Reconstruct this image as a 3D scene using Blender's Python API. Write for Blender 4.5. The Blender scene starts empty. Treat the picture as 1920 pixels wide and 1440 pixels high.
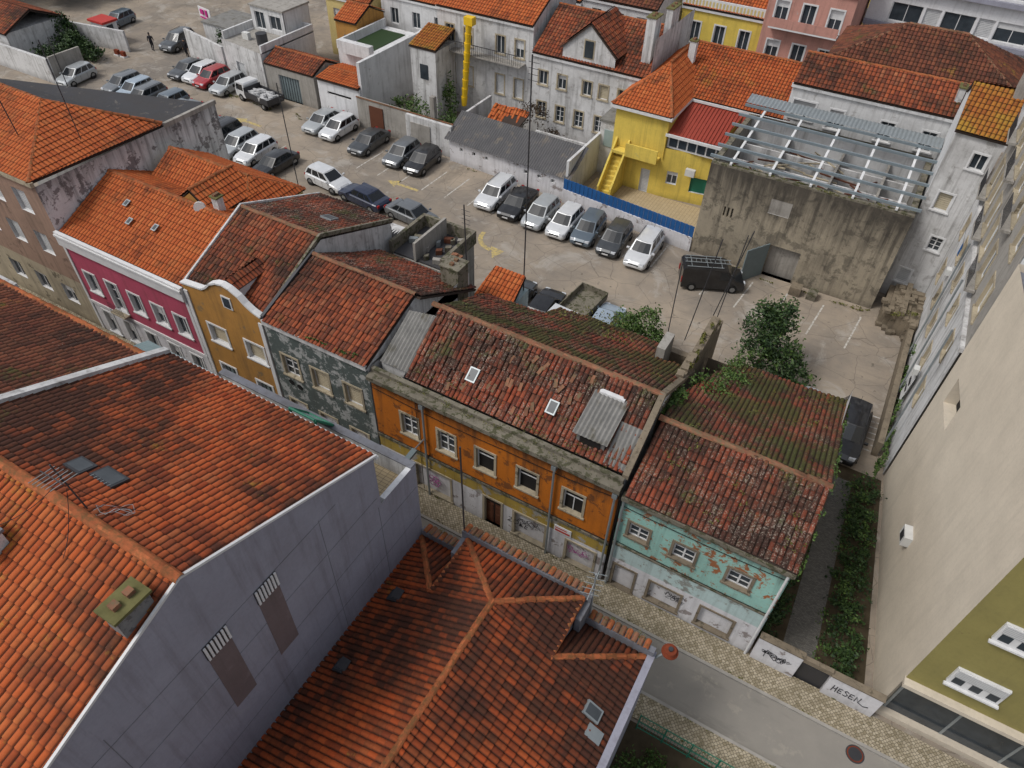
import bpy,bmesh,math,random
import numpy as np
from mathutils import Vector,Matrix
random.seed(7); rng=np.random.RandomState(3)
SC=bpy.context.scene; COL=SC.collection
# ---------------------------------------------------------------- materials
class NB:
    def __init__(s,name,rough=.85,spec=.3,metal=0):
        s.m=bpy.data.materials.new(name);s.m.use_nodes=True;s.t=s.m.node_tree
        s.b=s.t.nodes['Principled BSDF'];s.b.inputs['Roughness'].default_value=rough
        s.b.inputs['Specular IOR Level'].default_value=spec;s.b.inputs['Metallic'].default_value=metal
        s.tc=s.t.nodes.new('ShaderNodeTexCoord')
    def set(s,inp,v):
        if isinstance(v,bpy.types.NodeSocket): s.t.links.new(v,inp)
        elif isinstance(v,(tuple,list)) and len(v)==3 and inp.type=='RGBA': inp.default_value=(*v,1)
        else: inp.default_value=v
    def mapv(s,scale,src='Object'):
        n=s.t.nodes.new('ShaderNodeMapping');n.inputs['Scale'].default_value=scale
        s.t.links.new(s.tc.outputs[src],n.inputs[0]);return n.outputs[0]
    def noise(s,scale,detail=5,rough=.6,vec=None,dist=0):
        n=s.t.nodes.new('ShaderNodeTexNoise');n.inputs['Scale'].default_value=scale;n.inputs['Detail'].default_value=detail
        n.inputs['Roughness'].default_value=rough;n.inputs['Distortion'].default_value=dist
        s.t.links.new(vec if vec else s.tc.outputs['Object'],n.inputs['Vector']);return n.outputs[0]
    def math(s,op,a,b=0.,clamp=False):
        n=s.t.nodes.new('ShaderNodeMath');n.operation=op;n.use_clamp=clamp;s.set(n.inputs[0],a);s.set(n.inputs[1],b);return n.outputs[0]
    def step(s,f,a,b):
        n=s.t.nodes.new('ShaderNodeMapRange');n.inputs[1].default_value=a;n.inputs[2].default_value=b;s.set(n.inputs[0],f);return n.outputs[0]
    def mix(s,f,a,b,mode='MIX'):
        n=s.t.nodes.new('ShaderNodeMix');n.data_type='RGBA';n.blend_type=mode
        s.set(n.inputs[0],f);s.set(n.inputs[6],a);s.set(n.inputs[7],b);return n.outputs[2]
    def ramp(s,f,stops,const=False):
        n=s.t.nodes.new('ShaderNodeValToRGB');cr=n.color_ramp
        if const: cr.interpolation='CONSTANT'
        while len(cr.elements)<len(stops): cr.elements.new(.5)
        for e,(p,c) in zip(cr.elements,stops): e.position=p;e.color=(*c,1)
        s.set(n.inputs[0],f);return n.outputs[0]
    def bump(s,h,st=.3,dist=.02):
        n=s.t.nodes.new('ShaderNodeBump');n.inputs['Strength'].default_value=st;n.inputs['Distance'].default_value=dist
        s.set(n.inputs['Height'],h);s.t.links.new(n.outputs[0],s.b.inputs['Normal'])
    def zc(s):
        n=s.t.nodes.new('ShaderNodeSeparateXYZ');s.t.links.new(s.tc.outputs['Object'],n.inputs[0]);return n.outputs[2]
    def col(s,c): s.set(s.b.inputs['Base Color'],c);return s.m
def dk(c,f): return tuple(x*f for x in c)
def flat(name,c,rough=.6,spec=.3,metal=0,var=.25):
    k=NB(name,rough,spec,metal);n=k.noise(2.5,6)
    return k.col(k.mix(n,dk(c,1-var),dk(c,1+var*.6)))
def plaster(name,c,peel=(.45,.42,.38),amt=.1,dirt=.4,streak=.4,dirtc=(.06,.05,.04),psc=1.1,soft=.03,pk=1.0,top=None):
    k=NB(name,.9,.2)
    a=k.mix(k.noise(.7,6,.65),dk(c,.82),dk(c,1.15))
    a=k.mix(k.math('MULTIPLY',k.step(k.noise(9,5,.7),.45,.75),.25),a,dk(c,.6))
    th=.68-amt*.4
    pf=k.math('MULTIPLY',k.step(k.noise(psc,10,.72,dist=.3),th,th+soft),pk)
    a=k.mix(pf,a,k.mix(k.noise(3,5),dk(peel,.7),peel))
    th2=.73-amt*.3;a=k.mix(k.math('MULTIPLY',k.step(k.noise(psc*4.3,8,.75),th2,th2+.02),.7*pk),a,peel)
    stn=k.noise(1,6,.65,k.mapv((3.2,3.2,.22)))
    st=k.step(stn,.5,.78)
    a=k.mix(k.math('MULTIPLY',st,streak),a,dirtc)
    d=k.step(k.noise(.45,9,.72),.46,.72)
    a=k.mix(k.math('MULTIPLY',d,dirt),a,dirtc)
    if top:
        z=k.step(k.math('ADD',k.zc(),k.math('MULTIPLY',k.math('SUBTRACT',stn,.5),top[2])),top[0],top[1])
        a=k.mix(k.math('MULTIPLY',z,.85),a,k.mix(k.noise(5,6,.7),dk(dirtc,.5),dk(dirtc,1.5)))
    z0=k.step(k.math('ADD',k.zc(),k.math('MULTIPLY',k.noise(1.5,6,.7),.9)),1.0,.35)
    a=k.mix(k.math('MULTIPLY',z0,.55*min(1,dirt+.35)),a,dirtc)
    k.bump(k.noise(6,8,.7),.35,.03)
    return k.col(a)
def tilemat(name,shades,dark=.4,moss=.0,yel=.0,white=.0,darkc=(.028,.018,.014),mossc=(.06,.068,.018),big=.28,groove=.8):
    k=NB(name,.82,.22)
    shades=[dk(s,.9) for s in shades]
    sp=k.t.nodes.new('ShaderNodeSeparateXYZ');k.t.links.new(k.tc.outputs['UV'],sp.inputs[0])
    fu=k.math('FLOOR',sp.outputs[0]);fv=k.math('FLOOR',sp.outputs[1])
    cb=k.t.nodes.new('ShaderNodeCombineXYZ');k.set(cb.inputs[0],fu);k.set(cb.inputs[1],fv)
    wn=k.t.nodes.new('ShaderNodeTexWhiteNoise');k.t.links.new(cb.outputs[0],wn.inputs['Vector'])
    n=len(shades)
    a=k.ramp(wn.outputs['Value'],[((i+.0)/max(1,n-1),s) for i,s in enumerate(shades)])
    a=k.mix(k.math('MULTIPLY',k.noise(14,5,.7),.5),a,dk(shades[0],.55))
    cb2=k.t.nodes.new('ShaderNodeCombineXYZ');k.set(cb2.inputs[0],k.math('MULTIPLY',sp.outputs[0],.07));k.set(cb2.inputs[1],k.math('MULTIPLY',sp.outputs[1],.75))
    stn=k.noise(1,5,.65,cb2.outputs[0])
    cb3=k.t.nodes.new('ShaderNodeCombineXYZ');k.set(cb3.inputs[0],k.math('MULTIPLY',fu,.9));k.set(cb3.inputs[1],k.math('MULTIPLY',sp.outputs[1],.12))
    st2=k.noise(1,4,.6,cb3.outputs[0])
    bg=k.noise(big,6,.6)
    g=k.math('ADD',k.math('MULTIPLY',bg,1.5),k.math('ADD',k.math('MULTIPLY',stn,.5),k.math('MULTIPLY',st2,.6)))
    g=k.math('ADD',g,k.math('MULTIPLY',wn.outputs['Value'],.2))
    th=1.66-dark*.55
    a=k.mix(k.math('MULTIPLY',k.step(g,th,th+.42),.88),a,darkc)
    if white>0:
        w=k.step(k.math('ADD',k.noise(16,6,.8),k.math('MULTIPLY',k.noise(1.1,4),.3)),.845-white*.16,.885-white*.16)
        a=k.mix(k.math('MULTIPLY',w,.72),a,(.38,.33,.27))
    if moss>0:
        w=k.step(k.math('ADD',k.noise(.55,7,.7),k.math('MULTIPLY',k.noise(7,4,.7),.3)),.82-moss*.25,.92-moss*.25)
        a=k.mix(k.math('MULTIPLY',w,.85),a,k.mix(k.noise(20,3),dk(mossc,.5),dk(mossc,1.3)))
    if yel>0:
        w=k.step(k.math('ADD',k.noise(.4,7,.7),k.math('MULTIPLY',k.noise(11,4,.7),.35)),.86-yel*.25,.98-yel*.25)
        a=k.mix(k.math('MULTIPLY',w,.75),a,(.34,.21,.03))
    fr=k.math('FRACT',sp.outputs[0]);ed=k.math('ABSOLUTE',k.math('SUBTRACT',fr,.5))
    a=k.mix(k.math('MULTIPLY',k.step(ed,.27,.48),groove),a,darkc)  # crevice dirt plus occlusion shade painted into the tile grooves
    fv2=k.math('FRACT',sp.outputs[1]);a=k.mix(k.math('MULTIPLY',k.step(fv2,.8,1.0),groove*.6),a,darkc)  # overlap shade at each tile course, painted into the colour
    k.bump(k.noise(25,5,.7),.3,.01)
    return k.col(a)
M={}
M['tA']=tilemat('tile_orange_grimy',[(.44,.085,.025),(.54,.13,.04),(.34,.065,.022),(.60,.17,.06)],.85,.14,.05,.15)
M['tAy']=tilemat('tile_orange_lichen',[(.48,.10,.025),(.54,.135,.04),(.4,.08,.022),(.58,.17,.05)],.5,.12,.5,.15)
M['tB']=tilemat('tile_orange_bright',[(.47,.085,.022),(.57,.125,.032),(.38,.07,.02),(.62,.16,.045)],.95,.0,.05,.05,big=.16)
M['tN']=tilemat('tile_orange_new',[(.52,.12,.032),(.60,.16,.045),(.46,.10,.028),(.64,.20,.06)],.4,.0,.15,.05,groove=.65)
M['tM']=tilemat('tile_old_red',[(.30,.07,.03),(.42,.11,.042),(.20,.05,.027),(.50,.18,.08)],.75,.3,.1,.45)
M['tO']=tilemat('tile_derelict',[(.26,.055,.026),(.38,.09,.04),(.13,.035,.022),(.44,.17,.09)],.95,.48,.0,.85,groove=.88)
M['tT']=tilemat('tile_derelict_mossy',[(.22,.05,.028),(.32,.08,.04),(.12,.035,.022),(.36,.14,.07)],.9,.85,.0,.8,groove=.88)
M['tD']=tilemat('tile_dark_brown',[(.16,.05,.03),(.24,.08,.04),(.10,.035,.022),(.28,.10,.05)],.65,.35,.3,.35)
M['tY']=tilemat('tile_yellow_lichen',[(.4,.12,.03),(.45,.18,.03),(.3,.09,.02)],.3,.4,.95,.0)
M['tR']=flat('metal_roof_red',(.30,.05,.03),.55)
M['under']=flat('roof_underside',(.05,.035,.028),.9)
def ridgem(name,a,b,c):
    k=NB(name,.88,.2);g=k.t.nodes.new('ShaderNodeNewGeometry')
    x=k.mix(g.outputs['Random Per Island'],a,b);x=k.mix(k.math('MULTIPLY',k.step(k.noise(5,7,.75),.44,.6),.75),x,c);return k.col(k.mix(k.math('MULTIPLY',k.step(k.noise(1,5),.5,.7),.5),x,dk(a,.35)))
M['ridge']=ridgem('ridge_tile',(.26,.075,.03),(.44,.13,.05),(.12,.075,.03))
M['ridgeo']=ridgem('ridge_tile_old',(.17,.075,.045),(.30,.13,.075),(.13,.12,.07))
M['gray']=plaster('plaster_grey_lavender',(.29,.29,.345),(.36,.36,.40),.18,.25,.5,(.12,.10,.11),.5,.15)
M['grayp']=plaster('parapet_grey',(.18,.185,.21),(.3,.3,.3),.1,.5,.5)
M['white']=plaster('plaster_white',(.64,.64,.64),(.4,.38,.35),.15,.3,.5,soft=.1)
M['whited']=plaster('plaster_white_dirty',(.60,.595,.59),(.27,.25,.23),.33,.4,.75,soft=.1,pk=.6,psc=1.6)
M['whitep']=plaster('plaster_white_peeling',(.72,.72,.72),(.30,.28,.28),.36,.25,.7,soft=.03,psc=1.5,dirtc=(.09,.085,.085),top=(7.8,9.6,3.5))
M['whitec']=plaster('plaster_white_clean',(.70,.70,.71),(.55,.55,.55),.05,.15,.35,soft=.1)
M['conc']=plaster('concrete_stained',(.33,.285,.215),(.13,.115,.09),.42,.5,.75,(.05,.044,.038),1.2,.07,.7,top=(3.4,6.2,6.5))
M['conl']=plaster('concrete_light',(.34,.32,.29),(.2,.18,.16),.25,.4,.65,psc=2.2,soft=.12,pk=.7)
M['ochre']=plaster('plaster_orange_ochre',(.50,.15,.016),(.17,.065,.025),.31,.3,.55,(.05,.03,.02),1.5,.04,.85,top=(5.3,6.5,2.6))
M['ochreg']=plaster('plaster_yellow_ground',(.40,.28,.06),(.42,.40,.36),.35,.45,.6)
M['wgr']=plaster('plaster_white_ground',(.66,.65,.67),(.34,.30,.29),.26,.22,.4)
M['mint']=plaster('plaster_mint',(.30,.52,.46),(.36,.14,.06),.38,.28,.5,psc=1.5,top=(5.4,6.4,2.0))
M['mintg']=plaster('plaster_mint_faded',(.46,.58,.57),(.32,.33,.30),.36,.35,.5)
M['dgr']=plaster('plaster_dark_green_grey',(.09,.11,.105),(.42,.43,.42),.42,.25,.35,psc=1.1)
M['yel']=plaster('plaster_golden',(.44,.225,.06),(.30,.2,.1),.2,.3,.5)
M['pink']=plaster('plaster_crimson_pink',(.47,.085,.14),(.38,.1,.13),.15,.2,.4)
M['peach']=plaster('plaster_peach_brown',(.33,.22,.165),(.2,.13,.1),.28,.35,.65,soft=.08)
M['lemon']=plaster('plaster_lemon',(.70,.53,.11),(.5,.45,.2),.1,.2,.4,soft=.1)
M['lemon2']=plaster('plaster_pale_yellow',(.62,.50,.22),(.5,.45,.3),.1,.25,.4,soft=.1)
M['rose']=plaster('plaster_rose',(.52,.27,.22),(.5,.4,.35),.1,.25,.4)
M['beige']=plaster('plaster_beige',(.60,.53,.43),(.56,.5,.4),.05,.06,.14,soft=.2)
M['olive']=plaster('render_olive',(.27,.235,.085),(.25,.2,.08),.03,.15,.15)
M['stone']=plaster('stone_surround',(.42,.36,.26),(.2,.17,.12),.25,.45,.5)
M['moulded']=plaster('cornice_mossy',(.20,.18,.14),(.09,.09,.05),.4,.6,.5,psc=3)
M['trim']=flat('trim_white',(.66,.66,.66),.6)
M['frame']=flat('window_frame_white',(.64,.64,.64),.5)
M['cream']=flat('shutter_cream',(.50,.44,.32),.6)
M['shut']=flat('shutter_white',(.60,.60,.60),.6)
M['wood']=flat('door_wood_brown',(.12,.045,.025),.6)
M['gdoor']=flat('metal_door_grey',(.16,.20,.21),.5)
k=NB('window_glass',.12,.6);M['glass']=k.col(k.mix(k.noise(1.3,3),(.012,.016,.02),(.06,.075,.09)))
k=NB('skylight_glass',.4,.35);M['glassd']=k.col(k.mix(k.noise(1.3,3),(.02,.025,.03),(.10,.11,.12)))
M['black']=flat('black_rubber',(.012,.012,.012),.7)
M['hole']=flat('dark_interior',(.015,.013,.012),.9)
M['metal']=flat('metal_galvanised',(.30,.33,.34),.45,.5,.4)
M['mdark']=flat('metal_dark',(.05,.05,.055),.5,.5,.3)
M['teal']=flat('steel_beam_bluegrey',(.25,.30,.33),.45,.5,.3)
M['rust']=flat('rust_red',(.20,.045,.02),.85,.2,0,.6)
M['blue']=flat('fence_blue',(.02,.10,.28),.55)
M['yplas']=flat('chute_yellow',(.75,.48,.02),.5)
M['green']=flat('frame_green',(.02,.16,.10),.5)
M['cglass']=flat('polycarbonate_pale',(.30,.38,.38),.25,.6)
M['dflat']=plaster('roof_felt_dark',(.06,.06,.065),(.14,.13,.12),.2,.4,.2)
k=NB('corrugated_fibre_cement',.9,.2);a=k.mix(k.noise(2.2,7,.7),(.08,.08,.078),(.31,.30,.28));M['asb']=k.col(k.mix(k.step(k.noise(1.2,5),.55,.7),a,(.10,.09,.06)))
k=NB('corrugated_sheet_dark',.85,.25);a=k.mix(k.noise(1.2,7,.7),(.07,.07,.075),(.15,.145,.145));M['asbd']=k.col(k.mix(k.step(k.noise(.8,6),.56,.66),a,(.20,.17,.14)))
M['moss']=flat('moss_grey',(.15,.14,.06),.95,.1,0,.7)
M['brownst']=plaster('patch_brown',(.17,.13,.13),(.22,.17,.17),.2,.2,.3)
k=NB('ground_worn_asphalt',.92,.2)
a=k.mix(k.step(k.noise(.13,9,.68),.36,.62),(.37,.305,.235),(.20,.175,.15))
a=k.mix(k.math('MULTIPLY',k.step(k.noise(.35,8,.72,dist=.8),.53,.62),.6),a,(.40,.37,.33))
a=k.mix(k.math('MULTIPLY',k.step(k.noise(.22,8,.7,k.mapv((1.3,.6,1))),.56,.68),.65),a,(.12,.105,.085))
a=k.mix(k.math('MULTIPLY',k.step(k.noise(1.1,9,.75,k.mapv((.35,1.6,1))),.52,.7),.4),a,(.13,.115,.10))
a=k.mix(k.math('MULTIPLY',k.step(k.noise(30,4,.8),.4,.8),.35),a,(.12,.11,.09))
a=k.mix(k.math('MULTIPLY',k.step(k.noise(2.3,4,.6),.66,.71),.6),a,(.05,.045,.04))
v=k.t.nodes.new('ShaderNodeTexVoronoi');v.feature='DISTANCE_TO_EDGE';v.inputs['Scale'].default_value=.45
nz=k.t.nodes.new('ShaderNodeTexNoise');nz.inputs['Scale'].default_value=1.2;nz.inputs['Detail'].default_value=6;k.t.links.new(k.tc.outputs['Object'],nz.inputs[0])
k.set(v.inputs['Vector'],k.mix(.35,k.tc.outputs['Object'],nz.outputs[1],'ADD'))
a=k.mix(k.math('MULTIPLY',k.step(v.outputs[0],.012,.0),.5),a,(.07,.06,.05))
k.bump(k.noise(12,6,.7),.3,.03);M['park']=k.col(a)
k=NB('asphalt_street',.9,.25);a=k.mix(k.noise(.5,8,.7),(.17,.16,.145),(.30,.275,.24))
a=k.mix(k.math('MULTIPLY',k.step(k.noise(.9,8,.7,k.mapv((.3,1.2,1))),.55,.7),.5),a,(.10,.095,.085));a=k.mix(k.math('MULTIPLY',k.step(k.noise(.8,7,.7),.56,.6),.5),a,(.33,.30,.25));a=k.mix(k.math('MULTIPLY',k.noise(60,3),.35),a,(.3,.28,.25));k.bump(k.noise(40,4),.3,.01);M['road']=k.col(a)
k=NB('calcada_cobble',.85,.25)
v=k.t.nodes.new('ShaderNodeTexVoronoi');v.feature='DISTANCE_TO_EDGE';v.inputs['Scale'].default_value=9;v.inputs['Randomness'].default_value=.35
mp=k.t.nodes.new('ShaderNodeMapping');mp.inputs['Rotation'].default_value=(0,0,.78);k.t.links.new(k.tc.outputs['Object'],mp.inputs[0]);k.t.links.new(mp.outputs[0],v.inputs['Vector'])
ve=k.t.nodes.new('ShaderNodeTexVoronoi');ve.inputs['Scale'].default_value=9;ve.inputs['Randomness'].default_value=.35;k.t.links.new(mp.outputs[0],ve.inputs['Vector'])
sp=k.t.nodes.new('ShaderNodeSeparateColor');k.t.links.new(ve.outputs['Color'],sp.inputs[0])
a=k.mix(sp.outputs[0],(.24,.20,.13),(.44,.38,.28))
a=k.mix(k.step(v.outputs[0],.09,.03),a,(.06,.05,.035));a=k.mix(k.math('MULTIPLY',k.step(k.noise(1.2,6),.5,.75),.5),a,(.12,.10,.06));k.bump(v.outputs[0],.5,.02);M['cobble']=k.col(a)
k=NB('paving_brick_dark',.85,.25);br=k.t.nodes.new('ShaderNodeTexBrick');br.inputs['Scale'].default_value=5
k.t.links.new(k.tc.outputs['Object'],br.inputs['Vector']);k.set(br.inputs['Color1'],(.10,.095,.09));k.set(br.inputs['Color2'],(.16,.15,.14));k.set(br.inputs['Mortar'],(.03,.035,.02));M['brickp']=k.col(br.outputs[0])
k=NB('terrace_tiles',.7,.3);br=k.t.nodes.new('ShaderNodeTexBrick');br.inputs['Scale'].default_value=2;br.offset=0
k.t.links.new(k.tc.outputs['Object'],br.inputs['Vector']);k.set(br.inputs['Color1'],(.42,.33,.20));k.set(br.inputs['Color2'],(.48,.38,.24));k.set(br.inputs['Mortar'],(.2,.16,.1));M['terr']=k.col(br.outputs[0])
M['soil']=flat('soil',(.07,.055,.035),.95,.1,0,.6)
M['kerb']=flat('kerb_stone',(.34,.32,.29),.85,.2,0,.4)
def paint(name,c):
    k=NB(name,.8,.2);return k.col(k.mix(k.step(k.noise(5,7,.75),.40,.62),c,(.24,.21,.17)))
M['pw']=paint('paint_white_worn',(.60,.58,.54));M['py']=paint('paint_yellow_worn',(.58,.44,.14))
def leafmat(name,c1,c2):
    k=NB(name,.6,.3);g=k.t.nodes.new('ShaderNodeNewGeometry')
    return k.col(k.mix(g.outputs['Random Per Island'],c1,c2))
M['leaf']=leafmat('foliage_green',(.020,.05,.010),(.09,.15,.03))
M['leafd']=leafmat('foliage_dark',(.008,.024,.008),(.045,.085,.02))
M['leafy']=leafmat('foliage_moss_yellow',(.06,.07,.012),(.15,.14,.03))
M['bark']=flat('bark',(.07,.05,.035),.95,.1,0,.5)
M['stoner']=plaster('rubble_stone',(.22,.18,.13),(.10,.085,.06),.35,.5,.4,psc=3,soft=.1)
M['ac']=flat('ac_unit_white',(.6,.6,.58),.5)
M['ink']=flat('graffiti_black',(.015,.015,.02),.6);M['inkm']=flat('graffiti_magenta',(.35,.08,.25),.6);M['inkr']=flat('sign_red',(.45,.04,.03),.5);M['magenta']=flat('sign_magenta',(.5,.03,.22),.5)
M['skin']=flat('skin',(.45,.27,.19),.6);M['cloth']=flat('cloth_dark',(.02,.02,.025),.9)
# ---------------------------------------------------------------- builder
class B:
    def __init__(s,name,loc=(0,0,0)):
        s.e=bpy.data.objects.new(name,None);s.e.location=loc;s.e.empty_display_size=.5;COL.objects.link(s.e)
        s.inv=Matrix.Translation(-Vector(loc));s.p={}
    def add(s,o):
        if not o.users_collection: COL.objects.link(o)
        o.parent=s.e;o.matrix_parent_inverse=s.inv;return o
    def face(s,part,vs,mat):
        P=s.p.setdefault(part,([],[],[],[]));o=len(P[0]);P[0].extend([tuple(v) for v in vs]);P[1].append(tuple(range(o,o+len(vs))))
        if mat not in P[2]: P[2].append(mat)
        P[3].append(P[2].index(mat))
    def obox(s,part,c,ux,uy,uz,mat):
        c=Vector(c);ux=Vector(ux);uy=Vector(uy);uz=Vector(uz)
        v=[c+ux*i+uy*j+uz*l for l in(-1,1) for j in(-1,1) for i in(-1,1)]
        fl=[(0,2,3,1),(4,5,7,6),(0,1,5,4),(2,6,7,3),(0,4,6,2),(1,3,7,5)]
        if ux.cross(uy).dot(uz)<0: fl=[f[::-1] for f in fl]
        for f in fl: s.face(part,[v[i] for i in f],mat)
    def box(s,part,x0,x1,y0,y1,z0,z1,mat):
        s.obox(part,((x0+x1)/2,(y0+y1)/2,(z0+z1)/2),((x1-x0)/2,0,0),(0,(y1-y0)/2,0),(0,0,(z1-z0)/2),mat)
    def cyl(s,part,p0,p1,r,mat,seg=8,r1=None):
        p0=Vector(p0);p1=Vector(p1);d=(p1-p0).normalized();a=d.orthogonal().normalized();b=d.cross(a);r1=r if r1 is None else r1
        A=[p0+(a*math.cos(t)+b*math.sin(t))*r for t in [2*math.pi*i/seg for i in range(seg)]]
        C=[p1+(a*math.cos(t)+b*math.sin(t))*r1 for t in [2*math.pi*i/seg for i in range(seg)]]
        for i in range(seg):
            j=(i+1)%seg;s.face(part,[A[i],A[j],C[j],C[i]],mat)
        s.face(part,A[::-1],mat);s.face(part,C,mat)
    def wire(s,part,p,q,sag,r=.012,n=10,mat='black'):
        p=Vector(p);q=Vector(q);pr=p
        for i in range(1,n+1):
            t=i/n;c=p.lerp(q,t);c.z-=sag*4*t*(1-t);s.cyl(part,pr,c,r,M[mat],4);pr=c
    def leaves(s,part,blobs,n,size,mat,flatz=1.0):
        for q in blobs:
            c=rng.normal(size=(max(4,n//28),3));c/=np.linalg.norm(c,axis=1)[:,None]+1e-6
            c*=rng.uniform(.25,1,(len(c),1))**.5
            for i in range(n):
                k=c[rng.randint(len(c))]+rng.normal(size=3)*.17
                p=Vector((q[0]+k[0]*q[3],q[1]+k[1]*q[4],q[2]+k[2]*q[5]))
                if p.z<.02: p.z=.02+abs(p.z)*.2
                a=Vector(rng.normal(size=3)).normalized();b=a.orthogonal().normalized();sz=size*rng.uniform(.6,1.4)
                s.face(part,[p-a*sz,p+b*sz*.5,p+a*sz,p-b*sz*.5],mat)
    def tiles(s,part,pts,mat,pitch=.21,course=.36,amp=.05,jit=0.,ns=6,sag=0.,lift=.05,step=.035,under='under'):
        P=[Vector(p) for p in pts];n=(P[1]-P[0]).cross(P[2]-P[0])
        if len(P)>3 and n.length<1e-5:n=(P[2]-P[0]).cross(P[3]-P[0])
        n.normalize()
        if n.z<0:n=-n;P=P[::-1]
        u=Vector((0,0,1)).cross(n).normalized();v=n.cross(u).normalized()
        if v.z<0:u=-u;v=-v
        o=P[0];U=[(p-o).dot(u) for p in P];V=[(p-o).dot(v) for p in P]
        u0=math.floor(min(U)/pitch)*pitch;nu=int((max(U)-u0)/pitch*ns)+ns
        k0=math.floor(min(V)/course);nk=int(max(V)/course-k0)+2
        us=u0+np.arange(nu+1)*pitch/ns
        col=np.floor(us/pitch+1e-6).astype(int);f=us/pitch-col
        h=amp*np.abs(np.sin(np.pi*f))**.75
        R=rng.uniform(-1,1,(nk+1,nu//ns+4));ci=np.clip(col-col[0],0,R.shape[1]-1)
        H=[];VV=[]
        for kk in range(nk):
            for e,(vv,st) in enumerate(((k0+kk,step),(k0+kk+.98,0))):
                jv=R[kk][ci]*jit
                H.append(h+st+jv);VV.append(np.full_like(us,vv*course)-(jv*1.2 if e==0 else 0))
        H=np.array(H);VV=np.array(VV);UU=np.tile(us,(len(H),1))
        if sag: H=H+sag*(np.sin(UU*.9+VV*.5+o.x)+np.sin(UU*.37-VV*1.3+o.y)+.5*np.sin(UU*2.3+VV*1.7))*.5
        H=H+lift
        co=np.array(o)[None,None]+UU[...,None]*np.array(u)+VV[...,None]*np.array(v)+H[...,None]*np.array(n)
        r,c=UU.shape;idx=np.arange(r*c).reshape(r,c)
        F=np.stack([idx[:-1,:-1],idx[:-1,1:],idx[1:,1:],idx[1:,:-1]],-1).reshape(-1,4)
        me=bpy.data.meshes.new(part);me.from_pydata(co.reshape(-1,3).tolist(),[],F.tolist())
        uv=me.uv_layers.new(name='UVMap');cu=(UU/pitch).ravel();cv=(VV/course).ravel()
        li=F.ravel();uvd=np.stack([cu[li],cv[li]],-1).ravel();uv.data.foreach_set('uv',uvd.astype(np.float32))
        bm=bmesh.new();bm.from_mesh(me)
        ctr=sum(P,Vector())/len(P)
        for i in range(len(P)):
            a=P[i];b_=P[(i+1)%len(P)];no=(b_-a).cross(n).normalized()
            if (ctr-a).dot(no)>0:no=-no
            bmesh.ops.bisect_plane(bm,geom=bm.verts[:]+bm.edges[:]+bm.faces[:],plane_co=a,plane_no=no,clear_outer=True)
        bm.to_mesh(me);bm.free();me.materials.append(M[mat])
        ob=bpy.data.objects.new(part,me);s.add(ob)
        Q=[p-n*.02 for p in P];s.face('roof_deck',Q,M[under]);W=[p-n*.12 for p in P];s.face('roof_deck',W[::-1],M[under])
        for i in range(len(P)): j=(i+1)%len(P);s.face('roof_deck',[Q[i],W[i],W[j],Q[j]],M[under])
    def ridge(s,p0,p1,mat='ridge',r=.11,seg=.4):
        p0=Vector(p0);p1=Vector(p1);L=(p1-p0).length;d=(p1-p0)/L;side=d.cross(Vector((0,0,1))).normalized();up=side.cross(d)
        n=max(1,int(L/seg))
        for i in range(n):
            a=p0+d*(L*i/n);b=p0+d*(L*(i+1.12)/n);j=Vector((random.uniform(-.01,.01),random.uniform(-.01,.01),random.uniform(-.018,.012)))
            A=[a+j+(side*math.cos(t)*r*1.14+up*(math.sin(t)*r*.95)) for t in [math.pi*q/6 for q in range(7)]]
            C=[b+j+(side*math.cos(t)*r+up*(math.sin(t)*r*.75)) for t in [math.pi*q/6 for q in range(7)]]
            for q in range(6): s.face('ridge_tiles',[A[q],A[q+1],C[q+1],C[q]],M[mat])
            s.face('ridge_tiles',A[::-1],M[mat])
    def facade(s,p0,p1,z0,z1,mat,ops=(),depth=.16,bands=(),sur=None):
        p0=Vector((*p0,0));p1=Vector((*p1,0));L=(p1-p0).length;d=(p1-p0)/L;n=Vector((d.y,-d.x,0));Zv=Vector((0,0,1))
        P=lambda u,w,z:p0+d*u+n*w+Zv*z
        us=sorted({0.,L,*[o[0] for o in ops],*[o[1] for o in ops]});zs=sorted({z0,z1,*[b[0] for b in bands if z0<b[0]<z1],*[o[2] for o in ops],*[o[3] for o in ops]})
        for i in range(len(us)-1):
            for j in range(len(zs)-1):
                um=(us[i]+us[i+1])/2;zm=(zs[j]+zs[j+1])/2
                if any(o[0]<um<o[1] and o[2]<zm<o[3] for o in ops): continue
                m=mat
                for b in bands:
                    if zm<b[0]: m=b[1];break
                s.face('walls',[P(us[i],0,zs[j]),P(us[i+1],0,zs[j]),P(us[i+1],0,zs[j+1]),P(us[i],0,zs[j+1])],M[m])
        for o in ops:
            a,b,c,e,kd=o[:5];dp=depth if kd!='hole' else .5
            rm=M[sur] if sur else M['trim']
            if kd=='hole': rm=M[mat]
            s.face('reveals',[P(a,0,c),P(a,0,e),P(a,-dp,e),P(a,-dp,c)],rm);s.face('reveals',[P(b,0,e),P(b,0,c),P(b,-dp,c),P(b,-dp,e)],rm)
            s.face('reveals',[P(a,0,e),P(b,0,e),P(b,-dp,e),P(a,-dp,e)],rm);s.face('reveals',[P(b,0,c),P(a,0,c),P(a,-dp,c),P(b,-dp,c)],rm)
            pane={'w':'glass','v':'glass','s':'cream','t':'shut','d':'wood','k':'hole','hole':'hole','g':'gdoor','b':'wgr','G':'green'}[kd]
            s.face('panes',[P(a,-dp,c),P(b,-dp,c),P(b,-dp,e),P(a,-dp,e)],M[pane])
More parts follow.
